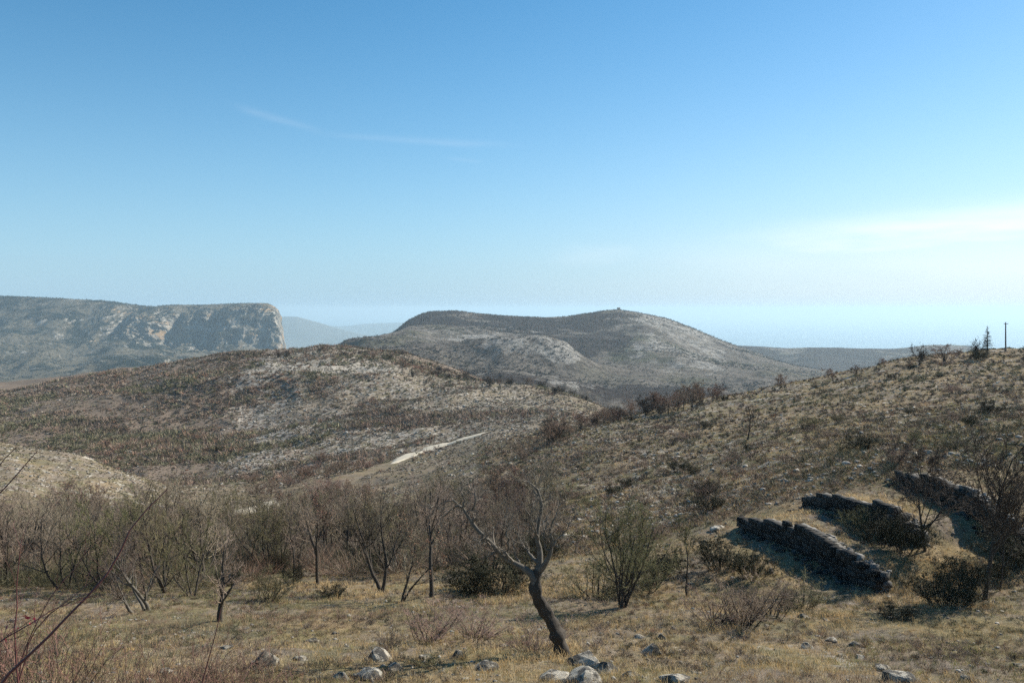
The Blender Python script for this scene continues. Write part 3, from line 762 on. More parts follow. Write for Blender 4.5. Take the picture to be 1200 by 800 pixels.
SB = Kind([shrub('bare_shrub', 160+i, R_=[.8, 1.0, .7][i], H=[.9, .8, 1.1][i], mat='twig_purple') for i in range(3)], .95)
SO = Kind([shrub('olive_shrub', 170+i, R_=.9, H=1.1, mat='twig_olive', n=(6, 6, 3), leaves=(700, .022, 'twig_olive')) for i in range(2)], 1.1)
SD = Kind([shrub('dark_shrub', 180+i, R_=1.0, H=1.1, mat='twig_dark', n=(6, 6, 4), leaves=(2600, .03, 'twig_dark')) for i in range(2)], 1.1)
print('protos', time.time()-T0)

def gpos(u, v, dmin=12, sink=.05):
    p = G.hit(u, v, dmin); p.z -= sink; return p
def gp(x, y, sink=.05):
    return Vector((x, y, float(G.h(x, y))-sink))

# ------------------------------------------------------------------ the crooked tree in front
def smooth_poly(pix, d0, r, K):
    """pix: list of (u, v, ddepth, radius) -> resampled polyline"""
    p = np.array([list(P(u, v, d0+dd)) for u, v, dd, _ in pix]); rr = np.array([q[3] for q in pix])
    t = np.concatenate([[0], np.cumsum(np.linalg.norm(np.diff(p, axis=0), axis=1))]); t /= t[-1]
    tt = np.linspace(0, 1, K)
    q = pchip(t, p, tt); q2 = np.interp(tt, t, rr)
    return q, q2
def main_tree():
    rg = np.random.default_rng(5)
    b = gpos(661, 768, 12); d0 = b.y
    root = empty('crooked_tree', b)
    tag(root, 'crooked bare tree with a bent dark trunk beside pale boulders, nearest of the trees', 'tree')
    inv = np.array(b)
    def S(pix, K): q, r = smooth_poly(pix, d0, None, K); return q-inv, r
    q, r = S([(665, 779, 0, .33), (660, 767, 0, .215), (655, 750, 0, .165), (651, 738, .02, .165), (643, 722, .05, .155), (634, 708, .0, .15), (629, 696, -.05, .15), (628, 682, 0, .135), (631, 668, .05, .12)], 26)
    r = r*.90
    r = r*(1+.10*np.sin(np.arange(26)*1.9)+rg.normal(0, .03, 26))
    g = Geo()
    K, SS = 26, 14
    d = unit(np.gradient(q, axis=0)); a = unit(np.cross(d, [[0, 1, 0]])); bb = np.cross(d, a)
    th = np.arange(SS)/SS*2*np.pi
    rad = r[:, None]*(1+.13*np.sin(3*th+np.arange(K)[:, None]*.35)+.06*np.sin(5*th-np.arange(K)[:, None]*.5)+rg.normal(0, .07, (K, SS)))
    rad[7:9] *= 1.15; rad[15] *= 1.18; rad[20] *= 1.12
    v = q[:, None]+rad[..., None]*(np.cos(th)[None, :, None]*a[:, None]+np.sin(th)[None, :, None]*bb[:, None])
    kk = np.arange(K-1)[:, None]; j = np.arange(SS)[None]; j2 = (j+1) % SS
    g.add(v, [np.stack([kk*SS+j, kk*SS+j2, (kk+1)*SS+j2, (kk+1)*SS+j], -1)])
    trunk = obj('trunk', g.mesh('trunk', M['bark']), root)
    # burl on the right of the trunk foot
    limbs = [
        [(629, 690, -.03, .12), (624, 674, 0, .085), (608, 662, .1, .07), (592, 654, .15, .062), (575, 636, .2, .055), (562, 624, .25, .05), (553, 612, .3, .045), (547, 602, .3, .038), (543, 596, .35, .03)],
        [(544, 598, .35, .032), (538, 592, .5, .024), (528, 598, .6, .018), (518, 606, .7, .012)],
        [(546, 600, .3, .028), (555, 596, .2, .022), (557, 585, .2, .018), (556, 572, .3, .013), (554, 560, .3, .007)],
        [(543, 596, .3, .028), (544, 586, .25, .02), (541, 575, .2, .014), (540, 566, .2, .008)],
        [(540, 594, .4, .02), (530, 586, .5, .014), (518, 590, .6, .01), (505, 596, .7, .006)],
        [(631, 672, .05, .11), (632, 655, .1, .07), (631, 640, .1, .055), (630, 622, .1, .045), (632, 608, .15, .042), (634, 592, .15, .038), (633, 582, .1, .034), (629, 573, .1, .028), (622, 566, .05, .02), (614, 562, 0, .013), (604, 563, 0, .007)],
        [(633, 584, .1, .025), (626, 574, .3, .018), (628, 562, .35, .012), (622, 552, .4, .008), (610, 547, .4, .005)],
        [(633, 668, 0, .10), (640, 658, -.1, .06), (645, 648, -.15, .045), (647, 636, -.2, .034), (645, 622, -.25, .024), (650, 606, -.3, .014), (655, 592, -.3, .007)],
        [(645, 648, -.1, .032), (638, 640, -.3, .022), (637, 628, -.35, .018), (642, 612, -.4, .010)],
        [(594, 655, .15, .035), (596, 640, .0, .022), (595, 626, -.1, .015), (594, 612, -.1, .008)],
        [(630, 660, .05, .05), (622, 650, .3, .035), (615, 642, .5, .025), (608, 626, .7, .015), (606, 610, .8, .008)],
        [(631, 632, .1, .03), (626, 618, -.2, .018), (622, 604, -.3, .010), (625, 592, -.4, .005)],
        [(646, 640, -.2, .025), (655, 630, -.1, .016), (664, 620, 0, .010), (672, 606, 0, .006)],
        [(575, 636, .2, .025), (568, 630, 0, .015), (560, 634, -.2, .008)],
        [(612, 664, .1, .03), (604, 650, .4, .02), (602, 638, .6, .012), (596, 622, .8, .006)],
    ]
    gc = Geo()
    rg2 = np.random.default_rng(77)
    for pix in limbs:
        K = 14; q, r = S(pix, K); r = r*1.08
        q[1:-1] += rg.normal(0, .012, (K-2, 3))
        r = r*(1+rg.normal(0, .06, K))
        g = Geo(); g.tubes(q[None], r[None], 8); obj('limb', g.mesh('limb', M['bark_pale']), trunk)
        big = r[0] > .045
        nb = 10 if big else 7
        l2, r2 = children(q[None], r[None], nb, .25, 1, (.5, 1.2), .20 if big else .45, 7, .22, .09, .45, .009, rg2); gc.tubes(l2, r2, 4)
        l3, r3 = children(l2, r2, 5, .15, 1, (.4, 1.2), .6, 5, .2, .08, .62, .0055, rg2); gc.tubes(l3, r3, 3)
        l4, r4 = children(l3, r3, 2, .15, 1, (.3, 1.1), .6, 4, .18, .05, .75, .0042, rg2); gc.tubes(l4, r4, 3)
    obj('crown', gc.mesh('crown', M['twig_pale'], False), root)
M['twig_pale'] = mat_plain('pale_grey_twigs', (.09, .075, .058), (.30, .26, .21), 3, .85)
main_tree()

# ------------------------------------------------------------------ trees one can name
def T(kind, u, v, hpx, label, group=None, which=None, wide=1.0, rz=None, cat='tree', dmin=12, tilt=.03):
    p = gpos(u, v, dmin); o = kind.put(p, hpx/F*p.y, rz, label, cat, group, wide, which, tilt); return o
# a big dark tree with its own build
def solo(name, seed, u, v, hpx, label, **kw):
    p = gpos(u, v, 12); H = hpx/F*p.y
    o = bare_tree(name, seed, H=H, **kw); k_ = H/top_of(o); o.scale = (k_**.7, k_**.7, k_); o.location = p; tag(o, label, 'tree'); return o
solo('bare_tree', 331, 1153, 703, 208, 'tallest dark bare tree at the right edge, above the black thicket', r0=.065, n=(16, 9, 8, 4), mat='twig_dark2', low=.30, Lr=(.50, .58, .5, .55), rmin=.0065, wob=.06)
solo('bare_tree', 302, 1172, 693, 150, 'slim dark bare tree just right of the tallest tree', r0=.032, n=(12, 9, 7, 3), mat='twig_dark2', low=.25, rmin=.006, wob=.06)
solo('bare_tree', 309, 1084, 646, 138, 'wide bare tree whose limbs droop left over the middle terrace wall', r0=.05, n=(18, 9, 8, 4), mat='twig_dark2', low=.12, tropism=.0, wob=.07, rmin=.0065)
solo('bare_tree', 304, 257, 728, 128, 'bare tree with upright trunk and wide crown at the front left of the grove', r0=.10, n=(9, 8, 7, 3), mat='twig', low=.25, spread=.5)
solo('bare_tree', 315, 170, 716, 96, 'pale forked little tree with two crossing trunks at the left of the grove', r0=.075, stems=3, spread=.7, n=(7, 7, 6, 3), mat='twig', bark='bark_pale', low=.25)
solo('bare_tree', 306, 506, 700, 140, 'slender dark tree with its crown reaching towards the crooked tree', r0=.075, n=(8, 8, 6, 3), mat='twig', low=.35, lean=(.02, 0))
solo('rusty_leaved_tree', 307, 471, 705, 108, 'thin tree still holding a few rusty leaves in the middle of the grove', r0=.06, stems=2, spread=.4, n=(7, 6, 5, 2), mat='twig', leaves=(500, .045, 'twig_red'), low=.2)
solo('bare_tree', 318, 445, 696, 122, 'dark leaning bare tree left of the rusty leaved tree', r0=.08, stems=2, spread=.4, n=(7, 7, 6, 3), mat='twig_dark2', low=.3)
solo('bare_tree', 319, 372, 686, 118, 'tall straight bare tree standing on the grass strip of the grove', r0=.07, n=(8, 7, 6, 3), mat='twig', low=.4)
solo('bare_tree', 310, 344, 682, 98, 'slim bare tree directly left of the tall straight one', r0=.05, n=(7, 7, 6, 3), mat='twig', low=.4)
solo('olive_twigged_tree', 311, 725, 712, 128, 'bushy olive green twigged tree with thin stems right of the crooked tree', r0=.045, stems=7, spread=.55, n=(8, 7, 6, 3), mat='twig_olive', low=.22)
solo('olive_twigged_tree', 312, 805, 699, 98, 'thin olive twigged sapling on the slope below the long wall', r0=.04, n=(8, 7, 6, 3), mat='twig_olive', low=.3, spread=.6)
solo('bare_tree', 313, 876, 515, 42, 'small lone dark tree halfway up the stony right slope', r0=.10, n=(6, 6, 5, 2), mat='twig_dark2', low=.35, lean=(-.1, 0), rmin=.010)
print('named trees', time.time()-T0)

def ribbon(name, pix, wid, mat, lift=.12):
    C = [G.hit(u, v, dm) for u, v, dm in pix]
    c = np.array([list(p) for p in C]); t = np.concatenate([[0], np.cumsum(np.linalg.norm(np.diff(c[:, :2], axis=0), axis=1))])
    tt = np.arange(0, t[-1], 1.0); q = pchip(t, c[:, :2], tt); d = unit(np.gradient(q, axis=0)); nrm = np.stack([-d[:, 1], d[:, 0]], -1)
    W = (np.interp(tt, t, wid)*(1+.25*np.array([math.sin(a*.37)+math.sin(a*.91+1) for a in tt])*.4))[:, None]
    K = 7; rows = []
    for j in range(K):
        o_ = (j/(K-1)-.5)*W; xy = q+nrm*o_
        z = G.h(xy[:, 0], xy[:, 1])
        rows.append(np.concatenate([xy, z[:, None]], -1))
    lw = lift*np.clip((W-1.0)/3, -.6, 1)
    v = np.stack(rows, 1); v[..., 2] = .5*v[..., 2]+.5*np.linspace(0, 1, K)[None]*(v[:, -1:, 2]-v[:, :1, 2])+.5*v[:, :1, 2]+lw
    v[:, 0, 2] -= lift*1.3; v[:, -1, 2] -= lift*1.3
    n = len(tt); idx = np.arange(n*K).reshape(n, K)
    tag(obj(name, mesh_np(name, v.reshape(-1, 3), np.stack([idx[:-1, :-1], idx[:-1, 1:], idx[1:, 1:], idx[1:, :-1]], -1).reshape(-1, 4), mat, True)), kind='structure')
PATHPIX = [(276, 612, 85), (300, 598, 85), (322, 590, 100), (345, 586, 100), (372, 577, 100), (410, 560, 120), (455, 545, 120), (472, 538, 150), (490, 531, 160), (520, 521, 170), (573, 507, 180)]
PC = np.array([list(G.hit(*p))[:2] for p in PATHPIX]); print('path depths', PC[:, 1].round())
def pathfar(x, y):
    best = np.full(np.shape(x), 1e9)
    for a, b in zip(PC[:-1], PC[1:]):
        best = np.minimum(best, seg_dist(np.asarray(x), np.asarray(y), a, b)[0])
    return best
ribbon('path', PATHPIX, [2.6, 4.6, 4.6, .4, .25, .25, .3, 4.8, 7.4, 7.6, 6.6], M['path'], .28)
# grove and thicket
rs = random.Random(42)
def filler(kind_list, n, ur, dr, hr, label, group, cat, keep=None, wide=(.85, 1.3), margin=14, names=None):
    c = 0; tries = 0
    while c < n and tries < n*60:
        tries += 1
        u = rs.uniform(*ur); d = math.exp(rs.uniform(math.log(dr[0]), math.log(dr[1])))
        if keep and not keep(u, d): continue
        x = (u-600)/F*d
        hid = float(G.sample(G.hid, x, d))
        h = rs.uniform(*hr)
        if hid > h*F/d*.8: continue
        k = kind_list[rs.randrange(len(kind_list))]
        k.put(gp(x, d), h, None, label, cat, group, rs.uniform(*wide), None, .05); c += 1
    return c
# grass strip in front of the grove: keep trunks behind it
front = lambda u: float(np.interp(u, [-80, 250, 340, 450, 560, 640], [36, 35, 40, 38.5, 38, 44]))
print(filler([TK, TK, TK, TK, TO], 24, (-70, 640), (35, 52), (3.4, 5.2), 'bare grey-brown tree in the front ranks of the grove below the pale hillock', 'trees in the front ranks of the grove', 'tree',
       keep=lambda u, d: d > front(u) and not (290 < u < 420 and d < 44)))
print(filler([TK, TK, TK, TK, TK, TO, TR], 104, (-80, 650), (50, 112), (3.2, 5.0), 'bare tree far back in the grey-brown grove that fills the hollow', 'trees far back in the grove', 'tree',
       keep=lambda u, d: d < float(np.interp(u, [-80, 60, 150, 300, 450, 600, 650], [84, 88, 98, 112, 104, 92, 80]))))
print(filler([TR, TR, TK, SB], 56, (280, 620), (108, 230), (1.8, 3.4), 'rusty brown scrub tree on the rise beyond the grove near the pale track', 'rusty trees beyond the grove', 'scrub tree', keep=lambda u, d: pathfar((u-600)/F*d, d) > (2 if u < 440 else 10) and not (430 < u < 612 and d < 262)))
# line of rusty and dark trees on the crest of the right slope
crest = lambda lo, hi: (lambda u, d: float(G.sample(G.hid, (u-600)/F*d, d)) < 9 and d > float(np.interp(u, [630, 700, 850], [128, 150, 160])))
print(filler([TR, TR, TR, TD, TK], 58, (640, 850), (126, 185), (2.4, 4.2), 'rust-brown tree in the line along the lower crest of the right slope', 'rusty trees along the lower crest', 'tree', keep=crest(0, 0), wide=(1, 1.5)))
for u, v, h, lab in ((915, 456, 18, 'dark reddish bush alone on the crest left of the skyline bushes'), (978, 447, 17, 'round crimson-brown bush on the crest, midway along the slope'), (1003, 440, 12, 'small grey bush just right of the round crimson-brown bush'),
                     (1037, 430, 10, 'low brown bush on the crest between the grey bush and the skyline trees')):
    T(TR, u, v, h, lab, cat='bush', wide=1.5)
T(TD, 1077, 428, 27, 'leftmost dark tree breaking the skyline of the right slope', which=0, wide=1.1)
T(TR, 1108, 424, 22, 'reddish round-topped tree on the skyline between two dark ones', wide=2.0)
print('filler', time.time()-T0)

# conifer, its dark bush, and the pole on the skyline
def conifer(u, v, hpx, label):
    p = gpos(u, v, 60); H = hpx/F*p.y; rg = np.random.default_rng(3)
    root = empty('conifer', p); tag(root, label, 'tree')
    g = Geo(); q = np.array([[0, 0, -.2], [.03, 0, H*.4], [0, .02, H*.8], [0, 0, H]])[None]; g.tubes(q, np.array([[.13, .10, .05, .015]]), 8)
    obj('trunk', g.mesh('trunk', M['bark']), root)
    N = 150; z = H*(.12+.86*rg.random(N)**.9); az = rg.uniform(0, 2*np.pi, N)
    L = (H*1.02-z)*.26*rg.uniform(.35, 1.15, N)+.10
    st = curved(np.stack([0*z, 0*z, z], -1), np.stack([np.cos(az), np.sin(az), np.full(N, .12)], -1), L, 5, .08, -.03, rg)
    gc = Geo(); r = np.repeat(np.linspace(.022, .008, 5)[None], N, 0); gc.tubes(st, r, 3)
    l2, r2 = children(st, r, 12, .1, 1, (.4, 1.0), .30, 3, .1, 0, .7, .008, rg); gc.tubes(l2, r2, 3)
    l3, r3 = children(l2, r2, 4, .1, 1, (.4, 1.0), .5, 3, .1, 0, .7, .007, rg); gc.tubes(l3, r3, 3)
    obj('crown', gc.mesh('crown', M['needles'], False), root)
conifer(1157, 417, 36, 'narrow dark conifer standing on the skyline left of the pole')
T(SD, 1147, 423, 14, 'black bush at the foot of the skyline conifer', cat='bush', which=0, wide=1.1)
T(TD, 1147, 421, 26, 'thin bare tree leaning out left of the skyline conifer', which=4)
def pole(u, v, hpx):
    p = gpos(u, v, 60); H = hpx/F*p.y
    root = empty('utility_pole', p); tag(root, 'weathered wooden utility pole standing on the skyline at the far right', 'utility pole')
    g = Geo(); g.tubes(np.array([[[0, 0, -.3], [0, 0, H*.5], [0, 0, H]]]), np.array([[.15, .13, .10]]), 10)
    m = g.mesh('post', M['wood']); obj('post', m, root)
    g = Geo(); g.tubes(np.array([[[-.45, -.12, H-.35], [0, -.12, H-.35], [.45, -.12, H-.35]]]), np.full((1, 3), .045), 4); obj('crossarm', g.mesh('crossarm', M['wood']), root)
    for x in (-.38, .38):
        g = Geo(); g.tubes(np.array([[[x, -.12, H-.32], [x, -.12, H-.25], [x, -.12, H-.17]]]), np.array([[.02, .05, .03]]), 8); obj('insulator', g.mesh('insulator', M['steel']), root)
pole(1178.5, 412, 34)

# lookout hut on the mountain top
def hut():
    i = Mt.us.searchsorted(725); j = np.argmax(np.where(np.abs(Mt.ds-2500) < 120, Mt.V()[:, i]*-1, -1e9)); d = Mt.ds[j]
    x = (725-600)/F*d; z = float(Mt.h(x, d))
    root = empty('hilltop_hut', (x, d, z)); tag(root, 'tiny grey stone lookout hut on the very top of the central mountain', 'hut')
    m = bpy.data.meshes.new('wall'); 
    W, D, Hh = 4.2, 3.2, 4.6
    g = Geo()
    v = np.array([[sx*W, sy*D, zz] for zz in (-2, Hh) for sx, sy in ((-1, -1), (1, -1), (1, 1), (-1, 1))], float)
    g.add(v, [np.array([[0, 1, 5, 4], [1, 2, 6, 5], [2, 3, 7, 6], [3, 0, 4, 7]])]); w = obj('wall', g.mesh('wall', M['lime'], False), root)
    g = Geo(); v = np.array([[-W-.5, -D-.5, Hh], [W+.5, -D-.5, Hh], [W+.5, D+.5, Hh], [-W-.5, D+.5, Hh], [-W-.5, 0, Hh+2], [W+.5, 0, Hh+2]], float)
    g.add(v, [np.array([[0, 1, 5, 4], [2, 3, 4, 5]])]); g.f.setdefault(3, []).extend([np.array([[0, 4, 3], [1, 2, 5]])]); obj('roof', g.mesh('roof', M['wood'], False), root)
    g = Geo(); g.add(np.array([[-.6, -D-.05, -1], [.6, -D-.05, -1], [.6, -D-.05, 2.1], [-.6, -D-.05, 2.1]], float), [np.array([[0, 1, 2, 3]])]); obj('door', g.mesh('door', M['bark'], False), w)
hut()

# ------------------------------------------------------------------ shrubs one can tell apart
for (k, u, v, hpx, wide, label) in (
    (SD, 1108, 712, 54, 1.4, 'black evergreen thicket filling the ground under the right-hand trees'),
    (SD, 1132, 690, 40, 1.2, 'dark shrub just left of the trunk of the tallest tree'),
    (SD, 1166, 680, 28, 1.0, 'dark shrub between the tallest tree and the slim one'),
    (SD, 1192, 664, 44, 1.4, 'dark shrub cut by the right edge of the picture'),
    (SD, 1030, 640, 42, 1.2, 'dark green shrub growing against the middle terrace wall'),
    (SD, 1060, 650, 44, 1.1, 'dark green shrub at the right end of the middle terrace wall'),
    (SO, 1000, 622, 30, 1.2, 'olive shrub hiding the middle of the second terrace wall'),
    (SD, 845, 668, 42, 1.5, 'dark shrub left of the long terrace wall'),
    (SD, 880, 678, 34, 1.2, 'dark rounded shrub under the left part of the long wall'),
    (SB, 870, 733, 60, 1.5, 'large grey-brown leafless shrub in front of the long wall'),
    (SB, 905, 722, 50, 1.3, 'brown leafless shrub right of the large grey-brown one'),
    (SO, 940, 712, 44, 1.5, 'olive-brown shrub nearest the foot of the long wall'),
    (SB, 838, 728, 34, 1.3, 'small brown shrub at the left of the leafless shrubs'),
    (SO, 700, 700, 52, 1.7, 'dull green thicket left of the olive twigged tree'),
    (SO, 752, 692, 56, 1.4, 'dull green thicket right of the olive twigged tree'),
    (SD, 775, 678, 40, 1.3, 'dark green bush behind the olive thicket on the slope'),
    (SD, 585, 695, 50, 1.6, 'dark green bush in the shade left of the crooked tree'),
    (SD, 548, 694, 42, 1.5, 'dark bush behind the slender dark tree'),
    (SB, 500, 752, 46, 1.7, 'broad purple-brown leafless shrub on the grass left of the crooked tree'),
    (SB, 555, 748, 40, 1.8, 'low purple-brown shrub closest to the crooked tree'),
    (SB, 625, 762, 40, 1.1, 'thin grey shrub at the foot of the crooked tree'),
    (SB, 455, 760, 26, 1.5, 'small brown shrub left of the broad purple-brown one'),
    (SO, 315, 705, 40, 1.2, 'little clump of upright stems at the edge of the grove'),
    (SB, 290, 785, 34, 1.6, 'brown shrub around the pale boulder at lower left'),
    (SB, 1100, 770, 22, 1.5, 'low brown cushion shrub on the lower right grass'),
    (SD, 1050, 725, 20, 2.0, 'dark flat cushion shrub on the lower right grass'),
    (SD, 390, 700, 16, 1.8, 'dark flat bush on the grass strip of the grove'),
    (SO, 500, 780, 22, 2.0, 'low green cushion shrub among pale stones at the bottom'),
    (SB, 760, 635, 30, 1.4, 'brown shrub on the slope above the olive thicket'),
    (SB, 965, 525, 14, 1.8, 'purple cushion shrub with a dark shadow on the right slope'),
):
    T(k, u, v, hpx, label, cat='shrub', wide=wide)
print(filler([SB, SB, SD, SO], 70, (640, 1240), (46, 170), (.5, 1.3), 'small low shrub dotted over the stony right slope', 'small shrubs on the right slope', 'shrub', wide=(1.1, 1.8)))
print(filler([SD, SO, SD], 24, (-60, 640), (36, 60), (.8, 1.6), 'dark undergrowth bush between the trunks of the grove', 'undergrowth bushes in the grove', 'shrub', wide=(1.0, 1.6), keep=lambda u, d: d > front(u)))
print(filler([TD, TR, TD], 56, (225, 760), (330, 545), (2.4, 4.2), 'dark bush on the far crest below the central mountain', 'bushes on the far crest', 'bush', wide=(1.2, 1.9),
             keep=lambda u, d: 505 > d > (400 if u > 470 else 470) and float(G.sample(G.hid, (u-600)/F*d, d)) < 3))
for k in (TK, TD, TO, TR, SB, SO, SD): k.clean()
print('shrubs', time.time()-T0)

# ------------------------------------------------------------------ rocks
def rock_me(seed):
    import bmesh
    rg = random.Random(seed); bm = bmesh.new(); bmesh.ops.create_icosphere(bm, subdivisions=3, radius=.5)
    planes = [(Vector((rg.uniform(-1, 1), rg.uniform(-1, 1), rg.uniform(-.4, 1))).normalized(), rg.uniform(.22, .42)) for _ in range(11)]
    for v in bm.verts:
        for nrm, dd in planes:
            t = v.co.dot(nrm)
            if t > dd: v.co -= nrm*(t-dd)*.92
    co = np.array([v.co[:] for v in bm.verts])
    n = fbm(co[:, 0]*3+co[:, 2]*2.1+seed*5, co[:, 1]*3-co[:, 2]*1.7, .9, 4, seed)
    for v, a in zip(bm.verts, n): v.co *= 1+.16*a
    me = bpy.data.meshes.new('boulder'); bm.to_mesh(me); bm.free(); me.materials.append(M['lime']); return me
RME = [rock_me(50+i) for i in range(8)]
def rock(u, v, wpx, hpx, label=None, group=None, name='boulder', p=None):
    if p is None: p = gpos(u, v, 12, 0)
    o = obj(name, RME[rs.randrange(8)]); w = wpx/F*p.y; h = hpx/F*p.y
    o.scale = (w*1.3, w*rs.uniform(.8, 1.3), h*1.45); o.location = (p.x, p.y, p.z+h*.02); o.rotation_euler = (rs.uniform(-.15, .15), rs.uniform(-.15, .15), rs.uniform(0, 6.28))
    tag(o, label, 'rock', group); return o
for (u, v, w, h, label) in (
    (688, 778, 40, 26, 'pale boulder directly right of the foot of the crooked tree'),
    (708, 788, 36, 20, 'sloping pale boulder second to the right of the crooked tree'),
    (682, 800, 56, 24, 'broad flat boulder in front of the crooked tree at the bottom edge'),
    (648, 797, 38, 22, 'grey boulder left below the foot of the crooked tree'),
    (764, 766, 28, 20, 'dark-faced boulder alone on the grass right of the crooked tree'),
    (776, 748, 12, 8, 'small stone on top of the rise behind the dark-faced boulder'),
    (316, 780, 36, 26, 'white weathered boulder at the lower left of the meadow'),
    (444, 774, 34, 18, 'flat grey boulder in the middle of the lower meadow'),
    (432, 794, 34, 22, 'hollow grey boulder at the bottom edge of the meadow'),
    (535, 770, 18, 16, 'upright whitish stone beside the purple-brown shrub'),
    (498, 772, 14, 11, 'cream stone just left of the upright whitish stone'),
    (565, 784, 32, 12, 'flat pale slab between the cream stones and the crooked tree'),
    (1054, 800, 42, 26, 'boulder with a black shaded face at the bottom right'),
    (1130, 798, 14, 14, 'small sharp white stone right of the shaded boulder'),
    (790, 799, 34, 16, 'pale boulder at the bottom edge right of the centre'),
    (903, 672, 12, 16, 'white standing stone left of the long wall'),
    (842, 620, 16, 9, 'pale stone uphill of the dark shrubs by the long wall'),
    (740, 792, 22, 9, 'low grey stone between the crooked tree and the right-hand stones'),
): rock(u, v, w, h, label)
cnt = 0
while cnt < 130:
    u = rs.uniform(-20, 1220); v = rs.uniform(560, 800)
    if v < 700 and u < 640: continue
    p = gpos(u, v, 12, 0); w = .08+.34*rs.random()**2.2
    if fbm(np.array([p.x]), np.array([p.y]), 5, 3, 88)[0] < .05: continue
    rock(u, v, w/p.y*F, w*rs.uniform(.35, .6)/p.y*F, 'weathered limestone rock lying in the dry grass', 'limestone rocks in the grass', 'rock', p); cnt += 1

# ------------------------------------------------------------------ terrace walls of dry stone
def rand_boxes(g, cen, ax, ay, az, rg, jit=.16, cr=(.03, .11)):
    """rough blocks: cen (N,3), half axes (N,3)"""
    N = len(cen); sg = np.array([[sx, sy, sz] for sz in (-1, 1) for sy in (-1, 1) for sx in (-1, 1)], float)
    v = cen[:, None]+sg[None, :, :1]*ax[:, None]+sg[None, :, 1:2]*ay[:, None]+sg[None, :, 2:]*az[:, None]
    L = (np.linalg.norm(ax, axis=1)+np.linalg.norm(az, axis=1))[:, None, None]
    v += rg.normal(0, jit, v.shape)*L*.5
    f = np.array([[0, 2, 3, 1], [4, 5, 7, 6], [0, 1, 5, 4], [1, 3, 7, 5], [3, 2, 6, 7], [2, 0, 4, 6]])
    F_ = (np.arange(N)*8)[:, None, None]+f[None]
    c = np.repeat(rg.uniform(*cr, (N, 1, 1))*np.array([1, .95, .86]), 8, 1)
    g.add(v, [F_], c)
for wi, (pts, h, label) in enumerate(WALLS):
    rg = np.random.default_rng(500+wi); g = Geo(); gcap = Geo(); xy = wall_xy(pts)
    xs = np.array(xy); t = np.concatenate([[0], np.cumsum(np.hypot(*np.diff(xs, axis=0).T))]); L = t[-1]
    def at(s_): return np.interp(s_, t, xs[:, 0]), np.interp(s_, t, xs[:, 1])
    for layer, off in enumerate((-.16, .08)):
        z = 0.0; rowi = 0
        while z < h+.12:
            hh = rg.uniform(.085, .14)
            s_ = rg.uniform(0, .2)
            C, AX, AY, AZ = [], [], [], []
            while s_ < L:
                w = rg.uniform(.14, .38); sm = s_+w/2
                ends = min(sm, L-sm); topz = (h*min(1, .5+.5*sm/6)+.06)*(.5+.5*min(1, ends/1.6))+.04*math.sin(sm*1.9+wi)+.03*math.sin(sm*5.1)
                x, y = at(sm); x2, y2 = at(sm+.05); dx, dy = x2-x, y2-y; q = math.hypot(dx, dy) or 1; dx /= q; dy /= q
                nx, ny = -dy, dx           # normal
                if nx < 0: nx, ny = -nx, -ny      # uphill (+x)
                gx, gy = x-nx*.55, y-ny*.55
                zb = min(float(G.h(gx, gy)), float(G.h(x-nx*.3, y-ny*.3)))-.12
                if z <= topz+(.1 if layer == 0 else .03):
                    C.append((x+nx*(off-.08*z/h+.0)+rg.normal(0, .02), y+ny*(off+.10*z/h), zb+z+hh)); tw = rg.normal(0, .08)
                    AX.append((dx*w*.52, dy*w*.52, tw*w*.5)); AY.append((nx*.17, ny*.17, rg.normal(0, .02))); AZ.append((0, 0, hh*.98))
                s_ += w
            if C: rand_boxes(g, np.array(C), np.array(AX), np.array(AY), np.array(AZ), rg, .10, (.02, .07) if layer == 0 else (.08, .22))  # front layer painted near black as shade, rear layer paler as sunlit top
            z += hh*2; rowi += 1
    N = int(L*16); s0 = np.sort(rg.uniform(.3, L-.3, N)); C = []
    for s_ in s0:
        x, y = at(s_); ends = min(s_, L-s_); topz = (h*min(1, .5+.5*s_/6)+.06)*(.5+.5*min(1, ends/1.6))+.04*math.sin(s_*1.9+wi)+.03*math.sin(s_*5.1)
        zb = float(G.h(x-.55, y-.1))-.12; C.append((x+rg.uniform(-.1, .45), y+rg.uniform(-.1, .1), zb+topz+.07))
    a = rg.uniform(0, np.pi, N); w = rg.uniform(.04, .10, N)
    rand_boxes(g, np.array(C), np.stack([np.cos(a)*w, np.sin(a)*w, a*0], -1), np.stack([-np.sin(a)*w*.8, np.cos(a)*w*.8, a*0], -1), np.stack([a*0, a*0, w*.45], -1), rg, .2, (.12, .32))  # cap stones painted paler to read as the sunlit top edge
    # tumbled stones at the foot and on top
    N = int(L*7); s0 = rg.uniform(0, L, N); C = []
    for s_ in s0:
        x, y = at(s_); off = rg.uniform(-1.0, -.35); x, y = x+off*.97, y+off*.2
        C.append((x, y, float(G.h(x, y))+.03))
    a = rg.uniform(0, np.pi, N); w = rg.uniform(.05, .14, N)
    rand_boxes(g, np.array(C), np.stack([np.cos(a)*w, np.sin(a)*w, a*0], -1), np.stack([-np.sin(a)*w*.8, np.cos(a)*w*.8, a*0], -1), np.stack([a*0, a*0, w*.6], -1), rg, .16)
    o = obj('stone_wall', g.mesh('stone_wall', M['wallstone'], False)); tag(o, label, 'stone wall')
print('walls', time.time()-T0)

